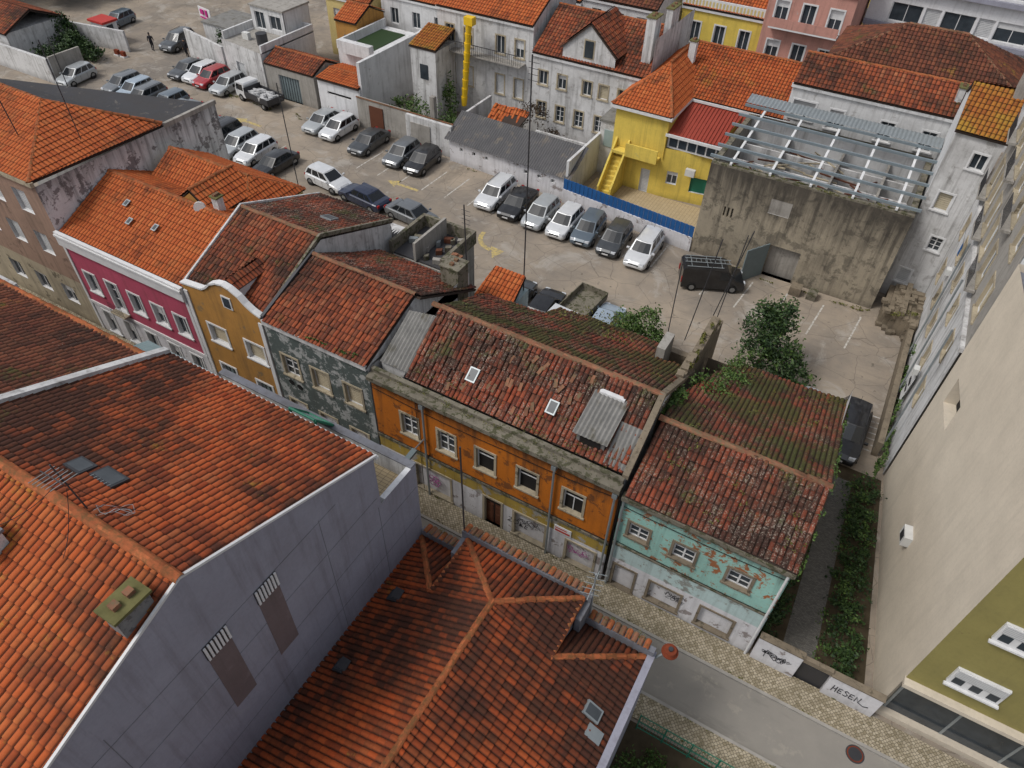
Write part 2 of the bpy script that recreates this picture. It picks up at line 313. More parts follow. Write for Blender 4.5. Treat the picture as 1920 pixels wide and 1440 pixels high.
            def bar(a1,b1,c1,e1,w=.04,m='frame',w0=None):
                w0=-dp+.003 if w0 is None else w0
                s.obox('window_frames',P((a1+b1)/2,w0+w/2,(c1+e1)/2),d*((b1-a1)/2),n*(w/2),Zv*((e1-c1)/2),M[m])
            if kd in 'wvst' and kd!='hole':
                f=.055;bar(a,b,c,c+f);bar(a,b,e-f,e);bar(a,a+f,c+f,e-f);bar(b-f,b,c+f,e-f)
                if kd=='w':
                    m_=(a+b)/2;bar(m_-.035,m_+.035,c+f,e-f);q=(e-c)
                    for t in (.36,.68): bar(a+f,m_-.035,c+q*t-.015,c+q*t+.015,.03);bar(m_+.035,b-f,c+q*t-.015,c+q*t+.015,.03)
                if kd=='v':
                    m_=(a+b)/2;bar(m_-.03,m_+.03,c+f,e-f)
                    if random.random()<.4: bar(a+f,b-f,e-f-(e-c)*random.uniform(.2,.5),e-f,.02,'shut')
                if kd in 'st':
                    for t in range(1,int((e-c)/.12)): bar(a+f,b-f,c+t*.12,c+t*.12+.012,.012,'stone' if kd=='s' else 'metal')
            if kd=='k':
                f=.05;bar(a,a+f,c,e);bar(b-f,b,c,e);bar(a+f,b-f,e-f,e);bar(a+f,b-f,c+(e-c)*.66,c+(e-c)*.66+.04,.03)
                if random.random()<.6: bar((a+b)/2-.02,(a+b)/2+.02,c,c+(e-c)*.66,.03)
            if kd=='d':
                bar((a+b)/2-.02,(a+b)/2+.02,c,e,.02,'black');bar(a,b,e-.4,e-.36,.03,'black')
                for sx in (.25,.75):
                    for zz in (.12,.5): bar(a+(b-a)*(sx-.15),a+(b-a)*(sx+.15),c+.1+(e-c)*zz*.8,c+.1+(e-c)*(zz+.3)*.8,.02,'wood')
            if kd=='g':
                for t in range(1,int((b-a)/.3)+1):
                    if a+t*.3<b-.05: bar(a+t*.3,a+t*.3+.03,c,e,.03,'mdark')
            if sur and kd!='hole':
                w=.11;pr=.035
                bar(a-w,b+w,e,e+w,pr,sur,0);bar(a-w,a,c,e,pr,sur,0);bar(b,b+w,c,e,pr,sur,0);bar(a-w-.04,b+w+.04,c-.09,c,pr+.05,sur,0)
    def text(s,name,body,x,y,z,size,mat,rx=90,rz=0,shear=0,bold=0.,sx=1):
        c=bpy.data.curves.new(name,'FONT');c.body=body;c.size=size;c.extrude=.004;c.offset=bold;c.shear=shear;c.align_x='CENTER';c.align_y='CENTER'
        o=bpy.data.objects.new(name,c);o.location=(x,y,z);o.rotation_euler=(math.radians(rx),0,math.radians(rz));o.scale=(sx,1,1);c.materials.append(M[mat]);s.add(o)
    def stroke(s,name,lines,x,y,z,w,h,mat,r=.016):
        c=bpy.data.curves.new(name,'CURVE');c.dimensions='3D';c.bevel_depth=r
        for L in lines:
            sp=c.splines.new('POLY');sp.points.add(len(L)-1)
            for i,(a,b) in enumerate(L): sp.points[i].co=(x+a*w,y,z+b*h,1)
        o=bpy.data.objects.new(name,c);c.materials.append(M[mat]);s.add(o)
    def scrib(s,name,x,y,z,w,h,mat,seed,n=14,r=.015):
        rr=random.Random(seed);c=bpy.data.curves.new(name,'CURVE');c.dimensions='3D';c.bevel_depth=r
        for q in range(3):
            sp=c.splines.new('NURBS');sp.points.add(n-1);sp.order_u=4
            for i in range(n): sp.points[i].co=(x+w*(i/n-.5)+rr.uniform(-.12,.12)*w,y,z+rr.uniform(-.5,.5)*h,1)
        o=bpy.data.objects.new(name,c);c.materials.append(M[mat]);s.add(o)
    def done(s):
        for k,(v,f,m,mi) in s.p.items():
            me=bpy.data.meshes.new(k);me.from_pydata(v,[],f)
            for x in m: me.materials.append(x)
            me.polygons.foreach_set('material_index',mi);me.update();s.add(bpy.data.objects.new(k,me))
        s.p={};return s
def single(name,fn,loc=(0,0,0)):
    b=B(name,loc);fn(b);b.done();return b
def house(name,x0,x1,y0,y1,ze,zr,wall,tile,sops=(),eops=(),ry=None,hw=0,he=0,ov=.2,sur=None,bands=(),pitch=.26,ns=4,jit=0,rmat='ridge',axis='x',trim=None,base=0):
    b=B(name,((x0+x1)/2,(y0+y1)/2,0));ry=(y0+y1)/2 if ry is None else ry
    b.facade((x0,y0),(x1,y0),base,ze,wall,sops,sur=sur,bands=bands);b.facade((x1,y0),(x1,y1),base,ze,wall,eops,sur=sur,bands=bands)
    b.facade((x1,y1),(x0,y1),base,ze,wall);b.facade((x0,y1),(x0,y0),base,ze,wall)
    if axis=='x':
        A=(x0-(ov if hw else 0),y0-ov,ze);C=(x1+(ov if he else 0),y0-ov,ze);D=(x1+(ov if he else 0),y1+ov,ze);E=(x0-(ov if hw else 0),y1+ov,ze)
        R0=(x0+hw,ry,zr);R1=(x1-he,ry,zr)
        b.tiles('roof_slope_south',[A,C,R1,R0],tile,pitch,ns=ns,jit=jit);b.tiles('roof_slope_north',[D,E,R0,R1],tile,pitch,ns=ns,jit=jit)
        if hw: b.tiles('roof_hip_west',[E,A,R0],tile,pitch,ns=ns,jit=jit);b.ridge(A,R0,rmat);b.ridge(E,R0,rmat)
        else: b.face('gables',[(x0,y1,ze),(x0,y0,ze),(x0,ry,zr-.1)],M[wall])
        if he: b.tiles('roof_hip_east',[C,D,R1],tile,pitch,ns=ns,jit=jit);b.ridge(C,R1,rmat);b.ridge(D,R1,rmat)
        else: b.face('gables',[(x1,y0,ze),(x1,y1,ze),(x1,ry,zr-.1)],M[wall])
        b.ridge((R0[0],R0[1],zr+.05),(R1[0],R1[1],zr+.05),rmat)
    else:
        rx=(x0+x1)/2
        b.tiles('roof_slope_west',[(x0-ov,y0,ze),(x0-ov,y1,ze),(rx,y1,zr),(rx,y0,zr)],tile,pitch,ns=ns,jit=jit)
        b.tiles('roof_slope_east',[(x1+ov,y0,ze),(x1+ov,y1,ze),(rx,y1,zr),(rx,y0,zr)],tile,pitch,ns=ns,jit=jit)
        b.face('gables',[(x0,y0,ze),(x1,y0,ze),(rx,y0,zr-.05)],M[wall]);b.face('gables',[(x1,y1,ze),(x0,y1,ze),(rx,y1,zr-.05)],M[wall])
        b.ridge((rx,y0,zr+.05),(rx,y1,zr+.05),rmat)
    if trim: b.box('cornice',x0-.08,x1+.08,y0-.14,y0-.003,ze-.3,ze-.05,M[trim])
    return b
def win(us,z0,z1,w,kd): return [(u-w/2,u+w/2,z0,z1,kd) for u in us]
def chimney(b,x,y,z0,z1,w=.5,l=.7,mat='whited',cap='moss'):
    b.box('chimney',x-w/2,x+w/2,y-l/2,y+l/2,z0,z1,M[mat]);b.box('chimney_cap',x-w/2-.06,x+w/2+.06,y-l/2-.06,y+l/2+.06,z1,z1+.08,M[cap])
    for i in (-1,1): b.box('chimney_pots',x-.09,x+.09,y+i*l*.22-.09,y+i*l*.22+.09,z1+.08,z1+.2,M['ridgeo'])
def skylight(b,x,y,z,slope,axis,w=.55,l=.75,fr='metal',h=.06):
    n=math.hypot(1,slope)
    v=Vector((0,1,slope))/n if axis=='y' else Vector((1,0,slope))/n
    u=Vector((1,0,0)) if axis=='y' else Vector((0,1,0))
    nn=u.cross(v);nn=nn if nn.z>0 else -nn;c=Vector((x,y,z))+nn*.1
    b.obox('skylight',c,u*w/2,v*l/2,nn*h,M[fr]);b.obox('skylight_glass',c+nn*(h+.002),u*(w/2-.06),v*(l/2-.06),nn*.006,M['glassd'])
def corr(b,part,P0,P1,P2,P3,mat='asb',pitch=.18,amp=.03):
    P0,P1,P2,P3=map(Vector,(P0,P1,P2,P3));n=(P1-P0).cross(P3-P0).normalized();n=n if n.z>0 else -n
    k=int((P1-P0).length/pitch*4)
    for i in range(k):
        a,c=i/k,(i+1)/k;ha=amp*math.sin(a*k*math.pi/2);hc=amp*math.sin(c*k*math.pi/2)
        b.face(part,[P0.lerp(P1,a)+n*ha,P0.lerp(P1,c)+n*hc,P3.lerp(P2,c)+n*hc,P3.lerp(P2,a)+n*ha],M[mat])
# ---------------------------------------------------------------- ground
def sheet(name,poly,z,mat):
    me=bpy.data.meshes.new(name);me.from_pydata([(x,y,z) for x,y in poly],[],[tuple(range(len(poly)))]);me.materials.append(M[mat])
    o=bpy.data.objects.new(name,me);COL.objects.link(o);return o
sheet('ground',[(-600,-400),(500,-400),(500,800),(-600,800)],0,'park')
sheet('road',[(-90,12.7),(60,12.7),(60,15),(-90,15)],.004,'road')
def pav(name,x0,x1,y0,y1,mat='cobble',ks=None):
    b=B(name,((x0+x1)/2,(y0+y1)/2,0));b.box('paving',x0,x1,y0,y1,0,.11,M[mat])
    if ks=='s': b.box('kerb',x0,x1,y0-.12,y0-.002,0,.115,M['kerb'])
    if ks=='n': b.box('kerb',x0,x1,y1+.002,y1+.12,0,.115,M['kerb'])
    b.done()
pav('pavement',-90,40,15.1,16.30,ks='s');pav('pavement',-90,40,11.62,12.6,ks='n')
sheet('garden_soil',[(2.6,16.6),(7,16.6),(5.7,28.5),(2.6,28.5)],.006,'soil')
sheet('brick_path',[(3.65,17.2),(4.95,17.2),(4.45,27.6),(3.45,27.6)],.011,'brickp')
sheet('lawn',[(-.7,-5),(30,-5),(30,11.5),(-.7,11.5)],.006,'soil')
def marks(b):
    def q(pts,m): b.face('marks',[(x,y,.005) for x,y in pts],M[m])
    def line(x0,y0,x1,y1,w=.05,m='pw'):
        d=Vector((x1-x0,y1-y0)).normalized();a=Vector((-d.y,d.x))*w
        q([(x0-a.x,y0-a.y),(x1-a.x,y1-a.y),(x1+a.x,y1+a.y),(x0+a.x,y0+a.y)],m)
    for i in range(13): x=-36.0+i*2.08; line(x,39.4,x+.1,42.8)
    for i in range(5): x=-7.2+i*2.3; line(x,38.2-.1*i,x+.3,41.4)
    for i in range(7): y=30.2+i*.45; line(4.4,y,5.3,y+.05,.04)
    for i in range(5): line(-8+i*2.3,30.5,-7.8+i*2.3,33.2)
    for i in range(8): line(-58+i*2.1,36.5,-57.9+i*2.1,39.3)
    def arrow(x,y,a):
        R=Matrix.Rotation(a,2);T=lambda p:(x+(R@Vector(p)).x,y+(R@Vector(p)).y)
        q([T(p) for p in ((-1.6,-.14),(.3,-.14),(.3,.14),(-1.6,.14))],'py');q([T(p) for p in ((.3,-.5),(1.3,0),(.3,.5))],'py')
    arrow(-31.5,39.2,math.pi);arrow(-49,40.8,math.pi)
    pr=None
    for i in range(9):
        t=i/8*1.6;p=(-21.2-1.5*math.sin(t),36.8-1.6*math.cos(t)+.2);
        if pr: line(pr[0],pr[1],p[0],p[1],.16,'py')
        pr=p
    q([(-20.6,34.6),(-21.4,35.8),(-20.3,35.7)],'py')
single('parking_markings',marks)
def mh(b):
    for i,(r,m) in enumerate(((.34,'mdark'),(.29,'rust'),(.25,'mdark'))): b.cyl('cover_%d'%i,(7.1,14.6,0),(7.1,14.6,.008+.004*i),r,M[m],24)
single('manhole_cover',mh,(7.1,14.6,0))
def weeds(b):
    b.leaves('tufts',[(random.uniform(-14,7),random.choice([16.2,15.15,12.55,11.75]),.14,.25,.05,.06) for i in range(50)],14,.035,M['leafy'])
    b.leaves('lot_tufts',[(random.uniform(-60,-20),random.uniform(43.6,44.6),.1,.6,.15,.1) for i in range(30)]+[(random.uniform(-9,5),random.uniform(41.8,42.4),.08,.5,.12,.1) for i in range(14)],24,.06,M['leafy'])
single('weeds',weeds)
# ---------------------------------------------------------------- near buildings
def apt_A():
    b=B('grey_gabled_building',(-14,4,0));x1=-9.8;x0=-18.5
    W=[(11.6,0),(11.6,9.35),(9.75,9.35),(9.75,11.6),(3.5,14.1),(-9,9.3),(-9,0)]
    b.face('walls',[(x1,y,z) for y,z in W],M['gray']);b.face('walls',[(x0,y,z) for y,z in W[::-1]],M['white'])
    b.box('terrace_floor',x0,x1-.02,9.95,11.4,8.4,8.6,M['terr']);b.face('walls',[(x0,9.75,8.6),(x1,9.75,8.6),(x1,9.75,11.5),(x0,9.75,11.5)][::-1],M['white'])
    b.box('parapet',x0,x1-.003,11.4,11.6,0,9.35,M['whited']);b.box('parapet_cap',x0,x1,11.36,11.64,9.352,9.4,M['grayp'])
    b.box('parapet_end',x1-.2,x1-.004,9.95,11.4,8.6,9.35,M['whitec'])
    b.tiles('roof_slope_north',[(x0,9.85,11.5),(x1-.05,9.85,11.5),(x1-.05,3.5,14.05),(x0,3.5,14.05)],'tA',.2,.33,.05,.006)
    b.tiles('roof_slope_south',[(x0,-9,9.3),(x1-.05,-9,9.3),(x1-.05,3.5,14.05),(x0,3.5,14.05)],'tAy',.2,.33,.05,.006)
    b.ridge((x0,3.5,14.13),(x1,3.5,14.13),'ridge',.13)
    for (ya,za,yb,zb) in ((9.9,11.58,3.5,14.14),(3.5,14.14,-9,9.37)):
        c=Vector((x1,(ya+yb)/2,(za+zb)/2));d=Vector((0,(yb-ya)/2,(zb-za)/2));b.obox('verge_flashing',c,(.035,0,0),d,(0,0,.04),M['shut'])
        c.x=x0;b.obox('verge_flashing',c,(.13,0,0),d,(0,0,.16),M['whited'])
    b.box('gutter',x0,x1,9.87,9.98,11.38,11.47,M['trim'])
    for y in (5.2,3.5):
        b.box('wall_stain_panel',x1-.01,x1+.012,y-.36,y+.36,7.9,10.8,M['brownst'])
        b.box('vent_frame',x1-.01,x1+.03,y-.38,y+.38,10.82,11.4,M['mdark'])
        for i in range(7): b.box('vent_bars',x1+.032,x1+.07,y-.36+i*.11,y-.30+i*.11,10.82,11.4,M['trim'])
    for zz in (6.6,8.2,9.8,11.4):
        yl=(zz-9.3)/.38-9 if zz>9.3 else -9
        b.box('panel_joints',x1+.001,x1+.007,max(-9,yl+.3),11.5 if zz<9.3 else (9.6 if zz<11.3 else 8),zz,zz+.02,M['grayp'])
    for y in (-2,.6,7.3,9.6): b.box('panel_joints',x1+.001,x1+.006,y,y+.018,0,min(9.3 if y>9 else 12,13-abs(y-3.5)*.4),M['grayp'])
    chimney(b,-10.2,2.5,13.2,14.3,.5,.8,'whitep','moss');chimney(b,-14.4,2.0,13,14.1,.6,.6,'whited','grayp')
    skylight(b,-13.7,4.65,13.62,-.383,'y',.8,.5,'mdark',.03);skylight(b,-14.55,4.5,13.68,-.383,'y',.6,.5,'mdark',.03)
    for i in range(6): b.obox('skylight_bars',(-14.0+i*.12,4.65,13.755),(.008,0,0),(0,.22,-.085),(0,0,.01),M['metal'])
    p=(-13.0,3.7,14)
    b.cyl('antenna',p,(-13.15,3.6,15.7),.02,M['mdark']);b.cyl('antenna',(-13.6,3.5,15.3),(-12.4,3.4,15.75),.013,M['mdark'])
    for i in range(6): b.cyl('antenna',(-13.5+i*.2,3.15,15.32+i*.08),(-13.45+i*.2,3.75,15.3+i*.08),.009,M['metal'],5)
    b.wire('cable',(-13.1,3.6,15.2),(-11.9,4.4,13.95),.3,.008);b.wire('cable',(-13.1,3.6,14.9),(-12.5,2.6,13.9),.2,.008);b.wire('cable',(-13.0,3.7,15.4),(-14.4,2.2,14.1),.25,.008)
    pr=None
    for i in range(26):
        t=i*.6;q=(-12.5+.3*math.cos(t)*(1+.5*math.sin(i*1.3)),4.0+.25*math.sin(t*1.1)*(1+.4*math.cos(i)),14.02+.05*math.sin(i*1.7)-.1*math.sin(t))
        if pr: b.cyl('cable',pr,q,.006,M['metal'],4)
        pr=q
    b.face('green_skylight',[(-14.3,11.5,9.4),(-13.2,11.5,9.4),(-13.2,10.8,10.3),(-14.3,10.8,10.3)],M['cglass'])
    for a,c in (((-14.3,11.5,9.42),(-13.2,11.5,9.42)),((-14.3,10.8,10.32),(-13.2,10.8,10.32)),((-14.3,11.5,9.42),(-14.3,10.8,10.32)),((-13.2,11.5,9.42),(-13.2,10.8,10.32)),((-14.3,10.8,10.3),(-14.3,10.8,8.6)),((-13.2,10.8,10.3),(-13.2,10.8,8.6))): b.cyl('green_frame',a,c,.05,M['green'])
    b.done()
apt_A()
def bld_A0():
    b=B('brown_roof_building',(-30,5,0))
    b.facade((-44,10),(-18.75,10),0,10.1,'white');b.facade((-18.75,9.9),(-44,9.9),0,10.0,'white')
    b.tiles('roof_slope_north',[(-44,10.1,10.2),(-18.7,10.1,10.2),(-18.7,2.0,13.3),(-44,2.0,13.3)],'tD',.22,.36,.05,.01,4)
    b.ridge((-44,10.1,10.25),(-18.7,10.1,10.25),'ridge',.14)
    b.tiles('roof_cross_slope',[(-24.5,6.9,11.55),(-19.6,3.4,12.95),(-24,2.2,13.6)],'tAy',.22,.36,.05,.01,4);b.ridge((-24.5,6.9,11.7),(-19.6,3.4,13.05))
    b.done()
    b=B('metal_canopy',(-21.5,10.8,0));corr(b,'canopy',(-22.6,11.5,9.0),(-18.9,11.5,9.0),(-18.9,10.2,9.4),(-22.6,10.2,9.4),'cglass',.14,.02)
    b.box('walls',-22.6,-18.9,10.2,11.4,0,8.9,M['whited']);b.done()
    b=B('low_white_building',(-38,10,0));b.box('walls',-46,-33.4,10.4,12.3,0,6.4,M['whited']);b.box('terrace',-33.2,-24,10.4,12.0,0,5.2,M['gray'])
    b.tiles('roof',[(-46,12.4,6.4),(-36,12.4,6.4),(-36,8,7.8),(-46,8,7.8)],'tN',.24,ns=4)
    b.box('parapet',-35.9,-33.4,10.4,12.3,6.4,7.0,M['whited'])
    b.box('ac_unit',-34.8,-34.2,10.9,11.3,7.0,7.5,M['ac']);b.cyl('dish',(-26.5,11.2,5.2),(-26.5,11.2,5.8),.03,M['metal']);b.cyl('dish',(-26.5,11.25,5.8),(-26.45,11.32,5.83),.28,M['ac'],14)
    b.done()
bld_A0()
def bld_B():
    b=B('orange_hipped_building',(-5.3,3,0))
    e=lambda x:7.7-.5454*abs(x+5.5) if x>-5.5 else 7.7-.58*abs(x+5.5)
    R=(-5.5,9.4,7.7);R2=(-5.5,-8,7.7);E1=(-3.3,11.6,e(-3.3));E2=(-3.3,9.3,e(-3.3));E3=(-.85,11.45,e(-.85));W1=(-7.8,11.6,e(-7.8));W2=(-7.8,9.3,e(-7.8));W3=(-9.75,11.45,e(-9.75))
    t=dict(pitch=.2,course=.34,amp=.058,jit=.006,ns=6)
    b.tiles('roof_slope_east',[R2,(-5.5,9.3,7.7),E2,(-.85,9.3,e(-.85)),(-.85,-8,e(-.85))],'tB',**t)
    b.tiles('roof_slope_east_corner',[E2,E3,(-.85,9.3,e(-.85))],'tB',**t)
    b.tiles('roof_bay_east',[(-5.5,9.3,7.7),R,E1,E2],'tB',**t)
    b.tiles('roof_slope_west',[R2,(-5.5,9.3,7.7),W2,(-9.75,9.3,e(-9.75)),(-9.75,-8,e(-9.75))],'tB',**t)
    b.tiles('roof_slope_west_corner',[W2,W3,(-9.75,9.3,e(-9.75))],'tB',**t)
    b.tiles('roof_bay_west',[(-5.5,9.3,7.7),R,W1,W2],'tB',**t)
    b.tiles('roof_bay_front',[W1,E1,R],'tB',**t)
    b.tiles('roof_corner_east',[(-3.3,11.45,e(-.85)),E3,E2],'tB',**t);b.tiles('roof_corner_west',[(-7.8,11.45,e(-9.75)),W3,W2],'tB',**t)
    up=lambda p:(p[0],p[1],p[2]+.07)
    for p,q in ((R2,R),(E1,R),(W1,R),(E3,E2),(W3,W2)): b.ridge(up(p),up(q),'ridge',.1,.36)
    for p,q in ((E1,E2),(W1,W2)): b.ridge(up(p),up(q),'ridge',.07,.36)
    b.face('walls',[(-3.3,11.6,4.9),(-3.3,11.6,E1[2]),(-3.3,9.3,E2[2])],M['grayp']);b.face('walls',[(-7.8,11.6,4.9),(-7.8,11.6,W1[2]),(-7.8,9.3,W2[2])],M['grayp'])
    b.box('walls',-9.78,-.75,11.45,11.6,0,5.2,M['grayp'])
    b.box('parapet',-9.78,-8.05,11.5,11.72,5.0,5.62,M['grayp']);b.box('parapet',-3.05,-.62,11.5,11.72,5.0,5.62,M['grayp'])
    b.box('parapet',-8.05,-3.05,11.62,11.84,5.0,6.75,M['grayp'])
    b.box('parapet',-8.05,-7.85,10.9,11.62,5.0,6.4,M['grayp']);b.box('parapet',-3.25,-3.05,10.9,11.62,5.0,6.4,M['grayp'])
    for xa,xb,zz in ((-9.7,-8.1,5.63),(-8.0,-3.1,6.76),(-3.0,-.7,5.63)):
        n=int((xb-xa)/.22)
        for i in range(n): b.ridge((xa+i*.22+.1,11.98 if zz>6 else 11.86,zz-.03),(xa+i*.22+.1,11.64 if zz>6 else 11.5,zz+.06),'ridgeo' if (i*7)%3 else 'ridge',.09,.34)
    b.leaves('moss',[(-9+i*1.1,11.85,5.7 if abs(-9+i*1.1+5.5)>2.5 else 6.8,.4,.12,.05) for i in range(8)],26,.03,M['leafy'])
    b.box('parapet',-.78,-.58,-8,11.5,0,5.3,M['gray']);b.box('parapet_cap',-.8,-.56,-8,11.72,5.302,5.36,M['gray'])
    b.box('gutter',-9.79,-9.6,-8,11.4,5.0,5.32,M['grayp'])
    skylight(b,-1.6,8.8,5.6,-.5454,'x',.45,.6);b.obox('flashing_patch',(-1.25,8.3,5.52),(.25,0,-.13),(0,.2,0),(.01,0,.02),M['metal'])
    for y in (8.8,6.0): skylight(b,-8.9,y,5.75,.58,'x',.42,.45,'mdark');b.obox('skylight_flap',(-8.85,y+.05,6.02),(.17,0,.02),(0,.17,.05),(0,0,.012),M['mdark'])
    b.cyl('antenna',(-3.0,11.7,5.6),(-3.1,11.75,8.0),.03,M['metal'])
    for i in range(5): b.cyl('antenna',(-3.4,11.4+i*.14,7.2+i*.1),(-2.8,11.5+i*.14,7.3+i*.1),.012,M['metal'],5)
    b.cyl('antenna',(-3.1,11.3,7.1),(-3.1,12.1,7.7),.015,M['metal'],5)
    b.cyl('mast',(-8.0,11.7,6.7),(-8.05,11.7,11.2),.03,M['mdark'])
    b.done()
    def lp(b):
        b.cyl('arm',(-.6,11.6,5.1),(-.25,11.85,5.55),.04,M['metal']);b.cyl('shade',(-.2,11.9,5.5),(-.2,11.9,5.62),.25,M['rust'],18,.2);b.cyl('rim',(-.2,11.9,5.46),(-.2,11.9,5.5),.28,M['rust'],18);b.cyl('knob',(-.2,11.9,5.62),(-.2,11.9,5.7),.08,M['mdark'],10)
    single('street_lamp',lp,(-.2,11.9,0))
bld_B()
# ---------------------------------------------------------------- north street row
Y=16.33
def row():
    b=B('peach_corner_building',(-43,21,0));E=-36.35
    ops=[]
    for z in (7.2,4.6): ops+=win([2.2,4.6,7.0,9.4,11.8],z,z+1.35,1.1,'t')
    ops+=win([7,9.4,11.8],1.2,2.4,1.1,'v')
    b.facade((-50,Y),(E,Y),0,9.4,'peach',ops,bands=[(3.2,'stone')]);b.facade((E,Y),(E,28.2),0,9.2,'whitep');b.facade((E,28.2),(-50,22.8),0,9.1,'white')
    b.box('cornice',-50,E+.1,Y-.2,Y-.003,9.25,9.5,M['stone'])
    A=(-50,Y-.15,9.45);C=(E-.05,Y-.15,9.45);D=(E-.05,24.4,9.25);R=(-40.3,20.5,11.2);F=(-50,22.4,9.9)
    b.tiles('roof_slope_south',[A,C,R,(-50,20.5,11.2)],'tN',.24,ns=5);b.tiles('roof_hip_east',[C,D,R],'tN',.24,ns=5)
    b.face('roof_back',[D,F,(-50,20.5,11.1),(R[0],R[1],11.1)],M['dflat'])
    b.ridge((C[0],C[1],9.5),R);b.ridge((D[0],D[1],9.4),R);b.ridge(R,(-50,20.5,11.3))
    b.face('flat_roof',[(E-.02,24.4,9.22),(E-.02,28.2,9.15),(-50,22.9,9.5),(-50,22.3,9.6)],M['dflat']);b.box('parapet',E-.2,E+.02,24.4,28.3,9.1,9.35,M['conl'])
    b.cyl('mast',(-39.5,18.2,10),(-39.6,18.0,15.5),.03,M['mdark']);b.cyl('mast',(-37.2,20,10),(-37.3,20,15),.025,M['mdark'])
    b.done()
    x0,x1=-36.3,-26.95
    ops=win([1.25,4.75,6.5,8.15],3.15,4.45,.85,'v')+win([3.0],2.6,4.5,.85,'w')+win([1.3,3,4.8,6.6,8.3],.3,1.8,.8,'v')
    b=house('pink_townhouse',x0,x1,Y,24,6.55,8.3,'pink','tN',ops,bands=[(2.1,'wgr')],ry=20.3,sur='trim',pitch=.22,ns=5,ov=-.15)
    b.box('cornice',x0+.02,x1-.02,Y-.2,Y-.003,5.95,6.75,M['trim']);b.box('cornice_shadow_mould',x0+.02,x1-.02,Y-.26,Y-.203,6.5,6.62,M['trim']);b.box('cornice_band',x0+.02,x1-.02,Y-.06,Y-.003,2.1,2.3,M['trim'])
    for xx in (x0+.1,x1-.1): b.box('pilaster',xx-.1,xx+.1,Y-.05,Y-.003,0,5.9,M['trim'])
    b.box('balcony',-33.85,-32.7,Y-.4,Y-.003,2.5,2.58,M['stone'])
    for i in range(9): b.cyl('balcony_rail',(-33.8+i*.13,Y-.36,2.58),(-33.8+i*.13,Y-.36,3.3),.012,M['mdark'],4)
    for x,y in ((-32.5,18.2),(-30.8,18.4),(-33.5,19)): skylight(b,x,y,6.7+(y-16.3)*.42,.42,'y',.3,.4,'metal',.02)
    b.done()
    b=house('rear_annexe',-35.5,-28,21.5,26,7.0,8.4,'lemon2','tN',he=1.5,pitch=.22,ov=.1);b.done()
    b=house('rear_annexe',-31.5,-29,20.5,23.5,7.8,8.9,'yel','tN',axis='y',pitch=.22,ov=.2);b.cyl('dish',(-29.3,20.3,7.4),(-29.3,20.2,8.4),.03,M['metal']);b.cyl('dish',(-29.3,20.2,8.4),(-29.22,20.1,8.42),.3,M['ac'],14);chimney(b,-28.6,20.8,7.6,8.9,.4,.4);b.done()
    x0,x1=-26.9,-21.85
    b=B('golden_townhouse',(-24.4,20,0))
    b.facade((x0,Y),(x1,Y),0,6.75,'yel',win([1.55,4.0],3.9,5.0,1.15,'s')+win([1.4,3.9],.4,2.3,1.0,'g'),bands=[(2.9,'yel')],sur='trim')
    prof=[(x0,6.75),(x1,6.75),(x1,7.1),(-22.3,7.25),(-22.7,7.5),(-23.0,7.8),(-23.5,8.05),(-23.9,8.12),(-24.3,8.05),(-24.8,7.8),(-25.1,7.5),(-25.5,7.25),(x0,7.1)]
    b.face('gable_parapet',[(x,Y-.02,z) for x,z in prof],M['yel']);b.face('gable_parapet',[(x,Y+.2,z) for x,z in prof[::-1]],M['trim'])
    for i in range(2,len(prof)-1):
        p,q=prof[i],prof[i+1]
        c=Vector(((p[0]+q[0])/2,Y+.08,(p[1]+q[1])/2));d=Vector((q[0]-p[0],0,q[1]-p[1]))/2;b.obox('gable_coping',c,d*1.03,(0,.16,0),d.cross(Vector((0,1,0))).normalized()*.045,M['trim'])
    b.box('gable_window_frame',-24.2,-23.6,Y-.06,Y-.022,6.75,7.45,M['trim']);b.box('gable_window',-24.12,-23.68,Y-.07,Y-.061,6.82,7.38,M['glass'])
    for xx in (x0+.13,x1-.13): b.box('pilaster',xx-.12,xx+.12,Y-.06,Y-.003,0,6.7,M['trim'])
    b.tiles('roof_slope_south',[(x0,16.5,6.9),(x1,16.5,6.9),(x1,20.8,8.85),(x0,20.8,8.85)],'tM',.22,.36,.05,.012,6,.03)
    b.tiles('roof_slope_north',[(x1,26.2,6.9),(x0,26.2,6.9),(x0,20.8,8.85),(x1,20.8,8.85)],'tO',.22,.36,.05,.012,6,.03)
    b.ridge((x0,20.8,8.93),(x1,20.8,8.93),'ridgeo');b.facade((x1,Y),(x1,26),0,6.8,'whited');b.face('gable',[(x1,16.4,6.8),(x1,26.1,6.8),(x1,20.8,8.8)],M['whited']);b.face('gable',[(x0,26.1,6.5),(x0,16.4,6.5),(x0,20.8,8.8)],M['whited'])
    b.tiles('dormer_roof',[(-24.4,16.6,7.75),(-24.4,18.7,7.75),(-23.9,18.7,8.15),(-23.9,16.6,8.15)],'tM',.2);b.tiles('dormer_roof',[(-23.4,16.6,7.75),(-23.4,18.7,7.75),(-23.9,18.7,8.15),(-23.9,16.6,8.15)],'tM',.2)
    b.box('dormer_walls',-24.35,-23.45,16.6,18.0,7,7.73,M['trim'])
    skylight(b,-23.5,23.2,8.0,-.36,'y',.7,.6)
    for y0,y1,z0,z1 in ((16.4,20.8,6.98,8.97),(20.8,26.2,8.97,6.98)):
        b.obox('verge',(x1,(y0+y1)/2,(z0+z1)/2),(.06,0,0),(0,(y1-y0)/2,(z1-z0)/2),(0,0,.1),M['moulded']);b.obox('verge',(x0,(y0+y1)/2,(z0+z1)/2),(.05,0,0),(0,(y1-y0)/2,(z1-z0)/2),(0,0,.1),M['whited'])
    b.done()
    x0,x1=-21.78,-15.85
    b=B('grey_townhouse',(-18.8,20,0))
